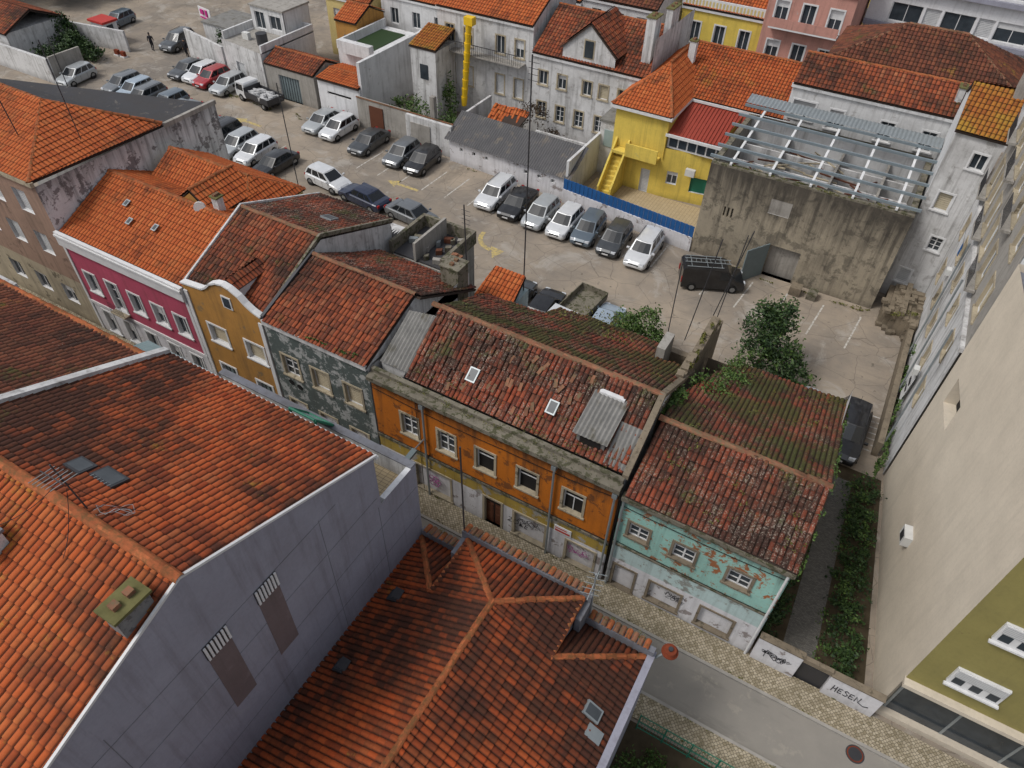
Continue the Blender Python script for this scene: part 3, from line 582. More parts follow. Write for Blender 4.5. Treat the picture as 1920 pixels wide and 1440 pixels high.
    b.facade((x0,Y),(x1,Y),0,7.0,'dgr',win([1.15],4.0,5.25,.95,'w')+win([2.95,4.85],4.0,5.25,.95,'s')+win([1,2.9,4.8],.3,2.2,1,'b'),sur='stone')
    b.box('cornice',x0,x1,Y-.12,Y-.003,6.8,7.05,M['whited'])
    b.tiles('roof_slope_south',[(x0+.1,16.2,7.0),(x1,16.2,7.0),(x1,20,8.4),(x0+.1,20,8.4)],'tM',.21,.36,.05,.018,6,.05)
    b.tiles('roof_slope_north',[(x1+.3,24.6,5.9),(x0+.1,24.6,5.9),(x0+.1,20,8.4),(x1+.3,20,8.4)],'tO',.21,.36,.05,.015,6,.04)
    b.ridge((x0,20,8.48),(x1,20,8.48),'ridgeo');b.facade((x1,Y),(x1,24.4),0,6.9,'whited');b.face('gable',[(x1,16.3,6.9),(x1,24.4,5.9),(x1,20,8.35)],M['whited'])
    b.obox('verge',(x0+.04,18.2,7.8),(.08,0,0),(0,1.9,.7),(0,0,.14),M['mdark'])
    b.cyl('hoop',(-20.9,Y-.03,3.5),(-20.9,Y-.01,3.5),.16,M['black'],16);b.cyl('hoop',(-20.4,Y-.03,3.4),(-20.4,Y-.01,3.4),.16,M['black'],16)
    b.leaves('moss_tufts',[(-18.5,16.3,7.15,1.0,.1,.08),(-16.6,16.4,7.2,.8,.15,.08)],80,.05,M['leaf'])
    b.done()
row()
def orange():
    x0,x1=-15.75,-4.05
    b=B('derelict_orange_house',(-10,20,0))
    us=[u-x0 for u in (-13.85,-11.92,-9.97,-7.95,-5.85)]
    ops=[(us[0]-.42,us[0]+.42,3.75,5.05,'w'),(us[1]-.42,us[1]+.42,3.75,5.05,'w'),(us[2]-.44,us[2]+.44,3.75,5.05,'k'),(us[3]-.44,us[3]+.44,3.75,5.05,'k'),(us[4]-.44,us[4]+.44,3.75,5.05,'k')]
    ops+=[(5.75,6.6,.0,1.95,'d'),(2.0,3.9,.25,1.9,'b'),(7.3,8.8,.3,1.9,'b'),(9.9,11.2,.2,1.7,'b'),(.5,1.4,.2,1.8,'b')]
    b.facade((x0,Y),(x1,Y),0,6.3,'ochre',ops,bands=[(2.0,'wgr'),(2.75,'ochreg')],sur='stone')
    b.box('cornice',x0,x1+.05,Y-.28,Y+.1,6.5,6.72,M['moulded']);b.box('cornice_lower',x0,x1+.03,Y-.14,Y+.05,6.3,6.498,M['moulded']);b.box('parapet',x0,x1,Y+.1,Y+.3,6.2,6.9,M['moulded'])
    b.box('string_course',x0,x1,Y-.07,Y-.003,2.75,2.92,M['moulded'])
    b.leaves('moss',[(x0+i*1.3,Y+.1,6.85,.7,.2,.06) for i in range(1,9)],46,.035,M['leafy'])
    for x in (-13.0,-6.75,x1-.12): b.cyl('downpipe',(x,Y-.12,.1),(x,Y-.12,6.35),.05,M['metal']);b.box('pipe_hopper',x-.1,x+.1,Y-.24,Y-.03,6.1,6.35,M['metal'])
    b.wire('facade_cable',(x0,Y-.05,3.0),(x1,Y-.05,3.05),.05,.018);b.wire('facade_cable',(x0,Y-.05,5.9),(-9,Y-.05,5.75),.12,.014);b.wire('facade_cable',(-9,Y-.05,5.75),(x1,Y-.05,6.0),.1,.014);b.wire('facade_cable',(-13.4,Y-.04,6.2),(-13.35,Y-.04,.2),0,.014)
    z=lambda y:6.95+.63*(y-16.9) if y<19.6 else 8.65-.57*(y-19.6)
    b.tiles('roof_slope_south',[(-14.2,16.75,z(16.75)),(x1,16.75,z(16.75)),(x1,19.6,8.65),(-14.2,19.6,8.65)],'tO',.2,.38,.062,.035,6,.08)
    b.tiles('roof_slope_north',[(x1,24.6,z(24.6)),(-14.9,24.6,z(24.6)),(-14.2,19.6,8.65),(x1,19.6,8.65)],'tT',.2,.38,.06,.03,6,.07)
    b.ridge((-14.6,19.6,8.72),(x1,19.6,8.72),'ridgeo',.13,.42)
    for i in range(46):
        x=random.uniform(-14,x1-.2);y=random.uniform(17,19.3);t=random.uniform(-.5,.5);b.obox('loose_tiles',(x,y,z(y)+.13),(.07*math.cos(t),.07*math.sin(t),.05*math.sin(t)),(-.15*math.sin(t),.15*math.cos(t),.095),(0,-.01,.015),M['ridgeo'])
    b.leaves('roof_moss',[(random.uniform(-14,x1),q,z(q)+.12,.35,.3,.03) for q in [random.choice([random.uniform(16.8,17.3),random.uniform(17,24)]) for _ in range(46)]],20,.035,M['leafy'])
    b.face('gable',[(x1,16.6,0),(x1,24.6,0),(x1,24.6,5.8),(x1,19.6,8.6),(x1,16.6,6.8)],M['whited']);b.face('gable',[(-14.3,24.6,0),(-14.3,16.6,0),(-14.3,16.6,6.7),(-14.3,19.6,8.6),(-14.3,24.6,5.8)],M['whited'])
    corr(b,'corrugated_sheet',(-15.6,16.9,7.0),(-14.15,16.9,7.0),(-14.15,19.2,8.5),(-15.6,19.2,8.2))
    b.box('shed_walls',-15.6,-14.2,17,19.2,5,6.9,M['whited'])
    b.obox('party_wall_coping',(x1,18.1,7.85),(.12,0,0),(0,1.5,.9),(0,0,.1),M['stoner']);b.obox('party_wall_coping',(x1,22.1,7.3),(.12,0,0),(0,2.5,-1.42),(0,0,.1),M['stoner'])
    skylight(b,-11.4,17.75,z(17.75)+.05,.63,'y',.45,.62);skylight(b,-7.75,17.8,z(17.8)+.05,.63,'y',.42,.58)
    b.box('dormer_walls',-6.35,-5.2,17.1,18.6,7,7.75,M['asb']);b.box('dormer_opening',-6.2,-5.35,17.05,17.098,7.15,7.65,M['hole'])
    corr(b,'dormer_roof',(-6.5,16.95,7.72),(-5.05,16.95,7.72),(-5.05,18.9,8.35),(-6.5,18.9,8.35));b.box('dormer_ridge',-6.3,-5.25,18.8,19.0,8.3,8.42,M['trim'])
    corr(b,'corrugated_patch',(-5.05,16.75,7.05),(-4.15,16.75,7.05),(-4.15,18.2,7.97),(-5.05,18.2,7.97))
    b.text('graffiti_tag','ZOKE',-8.3,Y-.01,1.15,.5,'ink',shear=.3,bold=-.006,sx=.8);b.scrib('graffiti_scribble',-7.7,Y-.012,1.5,1.3,.6,'ink',4,r=.01);b.scrib('graffiti_scribble',-5.2,Y-.012,1.2,1.2,.7,'inkm',9,r=.01)
    for i in range(6):
        t=i*math.pi/3;c=bpy.data.curves.new('graffiti_flower','CURVE');c.dimensions='3D';c.bevel_depth=.014;s=c.splines.new('NURBS');s.points.add(7);s.use_cyclic_u=True
        for q in range(8): s.points[q].co=(-12.75+.22*math.cos(t)+.17*math.cos(q*math.pi/4),Y-.012,1.2+.22*math.sin(t)+.17*math.sin(q*math.pi/4),1)
        o=bpy.data.objects.new('graffiti_flower',c);c.materials.append(M['inkm']);b.add(o)
    b.done()
    def sg(b): b.box('panel',-6.5,-5.7,Y-.05,Y-.02,2.0,2.45,M['trim']);b.box('band',-6.45,-5.75,Y-.056,Y-.051,2.08,2.2,M['inkr']);b.box('band',-6.45,-5.9,Y-.056,Y-.051,2.28,2.34,M['inkr'])
    single('wall_sign',sg,(-6.1,Y,2.2))
    def lm(b): b.cyl('arm',(-13.1,Y,4.0),(-12.9,Y-1.1,4.4),.035,M['metal']);b.obox('head',(-12.85,Y-1.35,4.42),(.12,0,0),(0,.3,.02),(0,0,.07),M['gdoor'])
    single('street_lamp',lm,(-13,Y,4))
orange()
def mint():
    x0,x1=-3.9,2.5
    b=B('derelict_mint_house',(-.7,21,0));u=lambda x:x-x0
    ops=[(u(-3.0)-.4,u(-3.0)+.4,4.0,4.9,'w'),(u(-1.15)-.43,u(-1.15)+.43,4.0,4.95,'w'),(u(1.0)-.43,u(1.0)+.43,4.0,4.95,'w'),(.3,1.2,.15,1.7,'b'),(1.9,3.2,.4,1.7,'b'),(4.1,5.4,.4,1.7,'b')]
    b.facade((x0,Y),(x1,Y),0,6.0,'mint',ops,bands=[(2.1,'wgr'),(3.1,'mintg')],sur='stoner')
    b.box('cornice',x0,x1+.1,Y-.22,Y+.1,6.2,6.4,M['moulded']);b.box('cornice_lower',x0,x1+.05,Y-.1,Y,6.0,6.198,M['moulded']);b.box('string_course',x0,x1,Y-.06,Y-.003,3.1,3.2,M['moulded'])
    b.facade((x1,Y),(x1,27),0,6.0,'whited')
    b.wire('facade_cable',(x0,Y-.05,3.35),(x1,Y-.05,3.3),.06,.016);b.wire('facade_cable',(x0,Y-.05,5.7),(x1,Y-.05,5.75),.1,.014)
    b.cyl('downpipe',(x1-.1,Y-.1,.1),(x1-.1,Y-.1,6.1),.05,M['trim']);b.cyl('downpipe',(x0+.1,Y-.1,.1),(x0+.1,Y-.1,6.1),.05,M['metal'])
    b.tiles('roof_slope_south',[(x0+.1,16.15,6.45),(x1+.1,16.15,6.45),(x1+.1,19.3,7.75),(x0+.1,19.3,7.75)],'tO',.2,.38,.062,.035,6,.07)
    b.tiles('roof_slope_north',[(x1+.1,27.2,5.0),(-2.6,27.2,5.0),(-3.8,22,6.85),(x0+.1,19.3,7.75),(x1+.1,19.3,7.75)],'tT',.2,.38,.06,.03,6,.06)
    b.ridge((x0,19.3,7.83),(x1+.1,19.3,7.83),'ridgeo',.13,.42)
    b.face('gable',[(x1,16.3,6),(x1,27,5),(x1,19.3,7.7)],M['whited']);b.face('walls',[(x1,27,0),(x0,27,0),(x0,27,4.9),(x1,27,4.9)],M['stoner'])
    zz=lambda y:6.45+.413*(y-16.15) if y<19.3 else 7.75-.348*(y-19.3)
    b.leaves('moss',[(x0+.5+i*.8,Y-.0,6.5,.5,.1,.06) for i in range(8)]+[(x1+.12,16.6+i*.9,zz(16.6+i*.9)+.02,.1,.6,.1) for i in range(12)],70,.045,M['leaf'])
    b.leaves('roof_moss',[(random.uniform(-3,2.2),q,zz(q)+.13,.35,.4,.03) for q in [random.uniform(16.6,26.8) for _ in range(66)]],24,.04,M['leafy'])
    b.leaves('ivy',[(-3.1,23.0,6.5,.9,1.6,.3),(-2.3,24.6,5.95,.9,1.1,.25),(-2.4,26.4,5.3,.7,.9,.3),(-3.7,20.6,7.4,.35,1,.25)],700,.065,M['leaf'])
    b.scrib('graffiti_scribble',-.9,Y-.012,1.4,.9,.5,'ink',31,r=.01);b.text('graffiti_tag','ZOKE',-.9,Y-.012,1.2,.3,'ink',shear=.3,bold=-.004)
    b.done()
mint()
def ruin(b):
    for y0,y1,z in ((19.5,21.5,7.6),(21.5,23,7.0),(23,24.6,6.9),(24.6,26.5,6.5),(26.5,28,6.6),(28,29.2,5.6)): b.box('masonry',-4.4,-4.02,y0,y1-.004,0,z,M['stoner'])
    for i in range(30): y=random.uniform(19.6,29);b.obox('loose_stones',(-4.2,y,7.7-.2*(y-19.5)+random.uniform(-.2,.15)),(.15,.02,0),(-.02,.15,.03),(0,0,.1),M['stoner'])
    b.box('masonry',-6.2,-4.42,26.0,26.35,0,5.3,M['stoner']);b.box('masonry',-5.9,-5.5,24.7,25.98,0,6.4,M['conl']);b.box('masonry',-8,-6.25,28.8,29.1,0,2.5,M['stoner'])
    b.leaves('moss',[(-4.2,20+i*1.2,[7.7,7.1,7.0,6.9,6.6,6.6,6.6,5.7][i],.2,.6,.15) for i in range(8)]+[(-5,25.5,4.6,.8,.8,.6),(-5.2,22.5,5.5,.6,1.2,.8)],130,.06,M['leafy'])
single('ruined_wall',ruin,(-4.2,24,0))
def poles(b):
    for x,y,h,dx in ((-5.3,27.5,11,.5),(-4.4,29.2,10.5,.35),(-4.6,28.0,11.5,.9),(-5.9,26.3,10,-.1)): b.cyl('pole',(x,y,5),(x+dx,y,h),.025,M['mdark'],5)
single('antenna_poles',poles,(-5,28,0))
for (x,y,z0,z1) in ((-14.0,26.8,4,17),(-17.0,26.0,5,9.5),(-37.5,34.5,0,8),(-60,33,0,7)):
    def mst(b):
        b.cyl('pole',(x,y,z0),(x-.1,y,z1),.035,M['mdark'],6)
        for i in range(4): b.cyl('rung',(x-.25+.0,y,z1-.3-i*.25),(x+.25,y,z1-.3-i*.25),.012,M['mdark'],4)
    single('antenna_mast',mst,(x,y,z0))
def yard():
    b=B('rear_courtyard_buildings',(-20,27,0))
    b.box('walls',-21.5,-18.2,25.4,28.6,0,5.4,M['conl']);b.box('terrace',-21.4,-18.3,25.5,28.5,5.402,5.5,M['dflat'])
    for a in ((-21.6,-18.1,28.5,28.7),(-21.6,-21.4,25.4,28.5),(-18.3,-18.1,25.4,28.5)): b.box('parapet',*a,5.4,6.2,M['moulded'])
    b.box('walls',-25.8,-21.7,26.3,28.4,0,5.0,M['whited']);corr(b,'corrugated_roof',(-25.8,26.2,5.2),(-21.7,26.2,5.2),(-21.7,28.5,4.9),(-25.8,28.5,4.9),'dflat')
    b.box('partition',-20,-19.85,25.4,28.4,5.5,6.6,M['conl']);b.box('shed',-23.4,-21.9,24.9,26.1,4,6.6,M['moulded']);chimney(b,-16.3,23.8,5,7.6,1.0,.9,'moulded','moulded');chimney(b,-17.2,25.2,5,6.8,.5,.5,'conl','ridgeo')
    for i in range(12): b.obox('clutter',(random.uniform(-21.2,-18.6),random.uniform(25.8,28.2),5.65),(random.uniform(.05,.4),.1,0),(-.05,.12,0),(0,0,.14),M[random.choice(['metal','moulded','wood','conl'])])
    b.box('walls',-15.8,-13.8,24.8,27,0,5.0,M['cglass']);b.tiles('roof_annexe',[(-15.9,24.9,5.1),(-13.7,24.9,5.1),(-13.9,26.8,5.9),(-15.7,26.8,5.9)][::-1],'tN',.22)
    b.box('walls',-12.5,-6.4,25,28.3,0,3.4,M['stoner']);b.tiles('roof_shed',[(-12.6,28.5,3.3),(-6.3,28.5,3.3),(-6.3,24.9,4.9),(-12.6,24.9,4.9)],'tT',.22,.38,.05,.03,5,.08)
    b.leaves('roof_moss',[(-10,27,4.2,2,1.2,.2),(-8,24.9,5.4,1.3,.5,.3)],420,.06,M['leafy']);b.done()
yard()
# ---------------------------------------------------------------- garden / right side
def gw():
    b=B('garden_wall',(5,16.4,0))
    for xa,xb,z in ((2.6,4.3,1.75),(5.4,7.3,1.55)):
        b.box('wall',xa,xb,16.2,16.42,0,z,M['wgr']);b.box('coping',xa-.02,xb+.02,16.16,16.46,z+.002,z+.07,M['stoner'])
    b.box('gate_lintel',4.3,5.4,16.22,16.4,1.5,1.75,M['stoner']);b.box('gate',4.32,5.38,16.36,16.4,0,1.2,M['mdark'])
    Ls=[[(0,0),(.02,1)],[(0,.5),(.13,.55)],[(.13,.05),(.12,1)],
        [(.32,.9),(.2,.85),(.2,.1),(.33,.15)],[(.2,.5),(.3,.52)],
        [(.52,.85),(.44,1),(.39,.8),(.52,.4),(.48,.1),(.38,.15)],
        [(.7,.9),(.58,.85),(.58,.1),(.72,.12)],[(.58,.5),(.68,.52)],
        [(.78,.05),(.78,.9),(.9,.1),(.92,1)],[(.92,.1),(1.1,-.15),(1.25,.1)]]
    b.stroke('graffiti_hesen',Ls,5.65,16.185,.65,1.1,.42,'ink',.016)
    b.scrib('graffiti_scribble',3.4,16.185,.9,1.1,.6,'ink',77,r=.012);b.text('graffiti_tag','Kopeskidy',3.45,16.188,1.0,.26,'ink',shear=.4,bold=-.003);b.done()
gw()
def ivy(b):
    b.leaves('leaves',[(3.0,17.5+i*1.0,.55,.42,.7,.65) for i in range(10)],420,.07,M['leafd'])
    b.leaves('leaves_light',[(5.75-.1*i,17.6+i*1.05,.4,.8,.7,.55) for i in range(10)],520,.07,M['leafd'])
    b.leaves('bright_tips',[(5.6-.1*i,17.6+i*1.05,.6,.8,.7,.5) for i in range(10)],90,.06,M['leaf'])
    b.leaves('wall_ivy',[(5.35+.02*i,28.6+i*1.3,.8,.2,.8,.9) for i in range(9)],170,.07,M['leaf'])
single('ivy_hedge',ivy,(4,22,0))
def grass(b):
    b.leaves('blades',[(1+i*.9,10.4-(i%3)*1.2,.12,.8,.9,.25) for i in range(9)]+[(i*.8,9.5,.2,.6,.9,.4) for i in range(6)],420,.06,M['leaf'])
single('grass_patch',grass,(2,9,0))
def fence(b):
    for i in range(16):
        b.box('posts',-.3+i*1.0,-.25+i*1.0,11.3,11.35,0,1.3,M['green'])
    for z in (.15,.7,1.25): b.box('rails',-.3,15,11.31,11.34,z,z+.03,M['green'])
    for i in range(110): b.box('bars',-.3+i*.13,-.285+i*.13,11.32,11.33,.15,1.25,M['green'])
single('metal_fence',fence,(3,11.3,0))
def bldC():
    b=B('beige_apartment_block',(15,22,0));H=12.9
    n0=(7.35,16.5);f0=(5.75,28.8)
    b.facade(f0,n0,0,H,'beige',[(1.2,3.0,6.6,8.0,'hole')],sur=None)
    ops=[(.9,2.5,4.2,5.15,'t'),(.9,2.5,7.3,8.25,'t'),(5,6.6,4.2,5.15,'t'),(5,6.6,7.3,8.25,'t'),(.9,2.5,10.4,11.3,'t')]
    b.facade(n0,(20,16.5),3.2,H,'olive',[],depth=.12)
    for o in ops:
        x=n0[0]+o[0];w=o[1]-o[0]
        b.box('window_panel',x,x+w,16.40,16.497,o[2],o[3],M['trim']);b.box('shutter_box',x+.05,x+w-.05,16.36,16.398,o[3]-.45,o[3]-.03,M['shut'])
        for i in range(3): b.box('window_panes',x+.12+i*w/3,x+w/3-.1+i*w/3,16.385,16.399,o[2]+.1,o[3]-.5,M['glass'])
        for i in range(5): b.box('shutter_slats',x+.06,x+w-.06,16.352,16.358,o[3]-.42+i*.08,o[3]-.41+i*.08,M['metal'])
        b.box('sill',x-.05,x+w+.05,16.28,16.398,o[2]-.08,o[2]-.003,M['trim'])
    b.box('ledge',n0[0]-.02,20,16.2,16.62,3.0,3.2,M['beige']);b.box('ground_floor',n0[0]+.1,20,16.9,17.1,0,3.0,M['beige'])
    for i in range(6): b.box('shopfront_glass',7.7+i*2,9.6+i*2,16.82,16.88,.3,2.8,M['glass']);b.box('shopfront_frame',7.6+i*2,7.69+i*2,16.8,16.9,.1,2.9,M['metal'])
    b.box('sill_strip',7.4,20,16.55,16.9,0,.3,M['beige'])
    b.face('roof',[(n0[0],16.5,H-.3),(20,16.5,H-.3),(20,28.8,H-.3),(f0[0],28.8,H-.3)],M['grayp']);b.facade((20,28.8),f0,0,H,'beige');b.facade((20,16.5),(20,28.8),0,H,'beige')
    b.obox('ac_unit',(6.4,22.6,3.4),(.16,.02,0),(-.045,.36,0),(0,0,.27),M['ac']);b.obox('ac_grille',(6.235,22.56,3.4),(.005,.001,0),(-.03,.2,0),(0,0,.2),M['mdark']);b.cyl('ac_pipe',(6.5,22.9,3.2),(6.4,23.3,2.7),.02,M['trim'])
    b.done()
bldC()
def bldD():
    b=B('weathered_apartment_row',(12,37,0));p=(5.25,44.4);q=(5.68,28.9)
    ops=[]
    for i,u in enumerate((1.5,4.2,7,10,13)):
        for j,z in enumerate((3.2,6.2)): ops.append((u-.45,u+.45,z,z+1.1,'vts'[(i+j)%3]))
    b.facade(p,q,0,8.4,'whited',ops,bands=[(2.4,'white')],sur='stone')
    up=[]
    for i,u in enumerate((1.6,3.6,6.0,8.4,10.8,13.6)):
        for j,z in enumerate((9.1,12.2)): up.append((u-.6,u+.6,z,z+1.7,'vsvt'[(i+j)%4]))
    b.facade((5.35,44.4),(5.78,28.9),8.4,15.2,'conl',up,sur='stone')
    b.obox('string_course',(5.48,36.65,8.4),(.1,0,0),(-.21,7.74,0),(0,0,.1),M['whited'])
    for u in (1.6,6.0,10.8):
        for z in (9.0,12.1):
            x=5.35+.43*u/15.5;b.box('balcony_slab',x-.45,x-.02,44.4-u-.9,44.4-u+.9,z-.12,z,M['conl'])
            for i in range(12): b.cyl('balcony_rails',(x-.42,44.4-u-.88+i*.16,z),(x-.42,44.4-u-.88+i*.16,z+.85),.012,M['mdark'],4)
            b.cyl('balcony_rails',(x-.42,44.4-u-.9,z+.85),(x-.42,44.4-u+.9,z+.85),.018,M['mdark'],4)
    b.face('roof',[(5.35,44.4,15.2),(5.78,28.9,15.2),(20,28.9,15.2),(20,44.4,15.2)],M['dflat'])
    b.facade((5.8,28.9),(20,28.9),8,15.2,'white');b.facade((20,44.4),(5.5,44.4),0,15.2,'white')
    for y,z in ((40,5.2),(33,3.4)): b.box('ac_unit',5.12,5.38,y,y+.42,z,z+.34,M['ac'])
    for y in (30.5,34.8,38.4): b.cyl('downpipe',(5.27,y,0),(5.27,y,8.2),.05,M['metal'])
    b.box('laundry',4.95,4.97,38.8,39.6,7.5,8.2,M['shut']);b.box('laundry_cloth',4.95,4.98,37.9,38.3,7.6,8.2,M['blue']);b.cyl('washing_line',(4.96,37.4,8.2),(4.96,40,8.2),.01,M['mdark'],4)
    b.done()
    def bn(b): b.obox('sheet',(5.35,33.6,2.2),(0,.5,0),(.01,0,0),(.05,0,.9),M['shut']);b.box('lettering',5.3,5.325,33.3,33.9,2.4,2.6,M['ink']);b.box('lettering',5.28,5.305,33.25,33.8,2.0,2.12,M['ink'])
    single('banner',bn,(5.3,33.6,2))
    def rw(b):
        for i in range(7): b.box('rubble',3.2+i*.3,3.5+i*.3-.003,41.2-i*.12,44.2,0,1.5-abs(i-3)*.1+random.uniform(-.15,.15),M['stoner'])
        for i in range(60): b.obox('stones',(random.uniform(3.1,5.2),random.uniform(40.4,43.8),random.uniform(1.2,1.6) if i%2 else .15),(.16,.03,0),(-.03,.14,.02),(0,0,.1),M['stoner'])
        b.box('rubble',4.9,5.2,30,41,0,1.0,M['stoner'])
        b.leaves('weeds',[(4.2,41,1.5,1,.4,.2)],150,.06,M['leafy'])
    single('rubble_wall',rw,(4,42,0))
    b=B('white_tower_house',(4,46,0))
    b.facade((2.8,44.8),(5.25,44.5),0,11,'whited',[(1.3,2.05,9.2,10.1,'v'),(.6,1.4,6.4,7.5,'s'),(1.3,2.0,3.9,4.8,'w'),(.5,1.2,1.2,2.2,'t')],sur='trim')
    b.facade((2.8,52),(2.8,44.8),0,11,'white');b.facade((5.25,44.5),(5.25,52),0,11,'conl')
    b.tiles('roof_slope',[(2.7,44.6,11.05),(5.35,44.3,11.05),(5.35,47.6,12.6),(2.7,47.8,12.6)],'tY',.24);b.tiles('roof_slope',[(5.35,51,11.05),(2.7,51,11.05),(2.7,47.8,12.6),(5.35,47.6,12.6)],'tM',.24)
    b.face('gable',[(2.8,52,11),(2.8,44.8,11),(2.8,47.8,12.5)],M['white']);chimney(b,5.0,47.5,11.5,13.8,.5,.9,'conl');b.done()
bldD()
# ---------------------------------------------------------------- unfinished shell
def shell():
    b=B('roofless_concrete_building',(-3.3,46.5,0));x0,x1,y0,y1,H=-9.4,2.65,42.6,50.8,6.6
    b.facade((x0,y0),(x1,y0),0,H,'conc',[(5.0,6.95,0,2.3,'hole'),(4.2,5.5,4.4,5.4,'k'),(1.5,1.62,3.3,4.0,'hole'),(1.75,1.87,3.3,4.0,'hole'),(2.0,2.12,3.3,4.0,'hole')],depth=.3)
    b.box('blocked_window',x0+4.2,x0+5.5,y0+.02,y0+.06,4.4,5.4,M['conl'])
    b.facade((x1,y0),(x1,y1),0,H,'conc');b.facade((x1,y1),(x0,y1),0,H,'conc');b.facade((x0,y1),(x0,y0),0,H,'conc')
    b.facade((x0+.35,y0+.35),(x0+.35,y1-.3),0,H,'conl');b.facade((x1-.35,y0+.35),(x0+.35,y0+.35),0,H,'conl');b.facade((x1-.35,y1-.3),(x1-.35,y0+.35),0,H,'conl');b.facade((x0+.35,y1-.3),(x1-.35,y1-.3),0,H,'white')
    for a in ((x0,x1,y0,y0+.35),(x0,x1,y1-.3,y1)): b.box('wall_top',*a,H+.002,H+.12,M['moulded'])
    for a in ((x0,x0+.35,y0+.36,y1-.31),(x1-.35,x1,y0+.36,y1-.31)): b.box('wall_top',*a,H+.002,H+.12,M['moulded'])
    b.box('floor_slab',x0+.4,x1-.4,y0+.4,y1-.35,3.2,3.4,M['conl'])
    for x in (-6.2,-2.6,.3): b.box('partition',x,x+.15,y0+.5,y1-.4,3.4,5.9,M['conl'])
    for y in (46,48.5): b.box('partition',x0+.5,x1-.5,y,y+.15,3.4,5.6,M['whited'])
    for i in range(34):
        x=random.uniform(x0+1,x1-1);y=random.uniform(y0+1,y1-1);b.obox('timber_debris',(x,y,random.uniform(5.0,6.1)),(random.uniform(.4,1.3),random.uniform(-.7,.7),random.uniform(-.2,.2)),(0,.05,0),(0,0,.04),M['wood' if i%2 else 'stone'])
    zf=lambda y:H+.25+ (y-y0)/(y1-y0)*.9
    for i in range(6): y=y0+.2+i*1.35;b.obox('purlin',((x0+x1)/2,y,zf(y)+.14),((x1-x0)/2+.2,0,0),(0,.06,0),(0,0,.08),M['teal'])
    for i in range(5):
        x=x0+1.2+i*2.45;b.obox('rafter',(x,(y0+y1)/2,zf((y0+y1)/2)-.02),(.07,0,0),(0,(y1-y0)/2,.45),(0,0,.07),M['trim'])
    corr(b,'roof_sheeting',(x0-.2,y1-1.2,zf(y1-1.2)+.28),(x1+.1,y1-1.2,zf(y1-1.2)+.28),(x1+.1,y1+.1,zf(y1)+.28),(x0-.2,y1+.1,zf(y1)+.28),'metal',.25,.02)
    b.obox('open_gate_leaf',(-4.95,41.75,1.2),(-.5,-.8,0),(.03,-.02,0),(0,0,1.2),M['gdoor'])
    for t in (-.5,0,.5): b.obox('gate_ribs',(-4.95-.5*t-.03,41.75-.8*t+.02,1.2),(-.03,-.05,0),(.03,-.02,0),(0,0,1.2),M['metal'])
    b.box('concrete_blocks',-2.3,-1.6,41.3,42.0,0,.6,M['stoner']);b.box('concrete_blocks',-1.2,-.6,41.4,42.1,0,.5,M['moulded'])
    b.leaves('wall_moss',[(x0+1+i*1.6,y0+.1,H+.15,.9,.15,.08) for i in range(7)],60,.05,M['leafy']);b.done()
shell()
def bf(b):
    a=Vector((-19.9,43.7,0));c=Vector((-9.45,42.6,0));d=(c-a).normalized();n=Vector((-d.y,d.x,0));L=(c-a).length
    b.obox('masonry',(a+c)/2+Vector((0,0,.55)),d*L/2,n*.1,(0,0,.55),M['wgr'])
    k=60
    for i in range(k): p=a+d*(L*(i+.5)/k);b.obox('blue_sheets',p+Vector((0,0,1.5))-n*(.03 if i%2 else 0),d*(L/k/2-.005),n*.02,(0,0,.42),M['blue'])
single('blue_fence',bf,(-14.6,43,0))
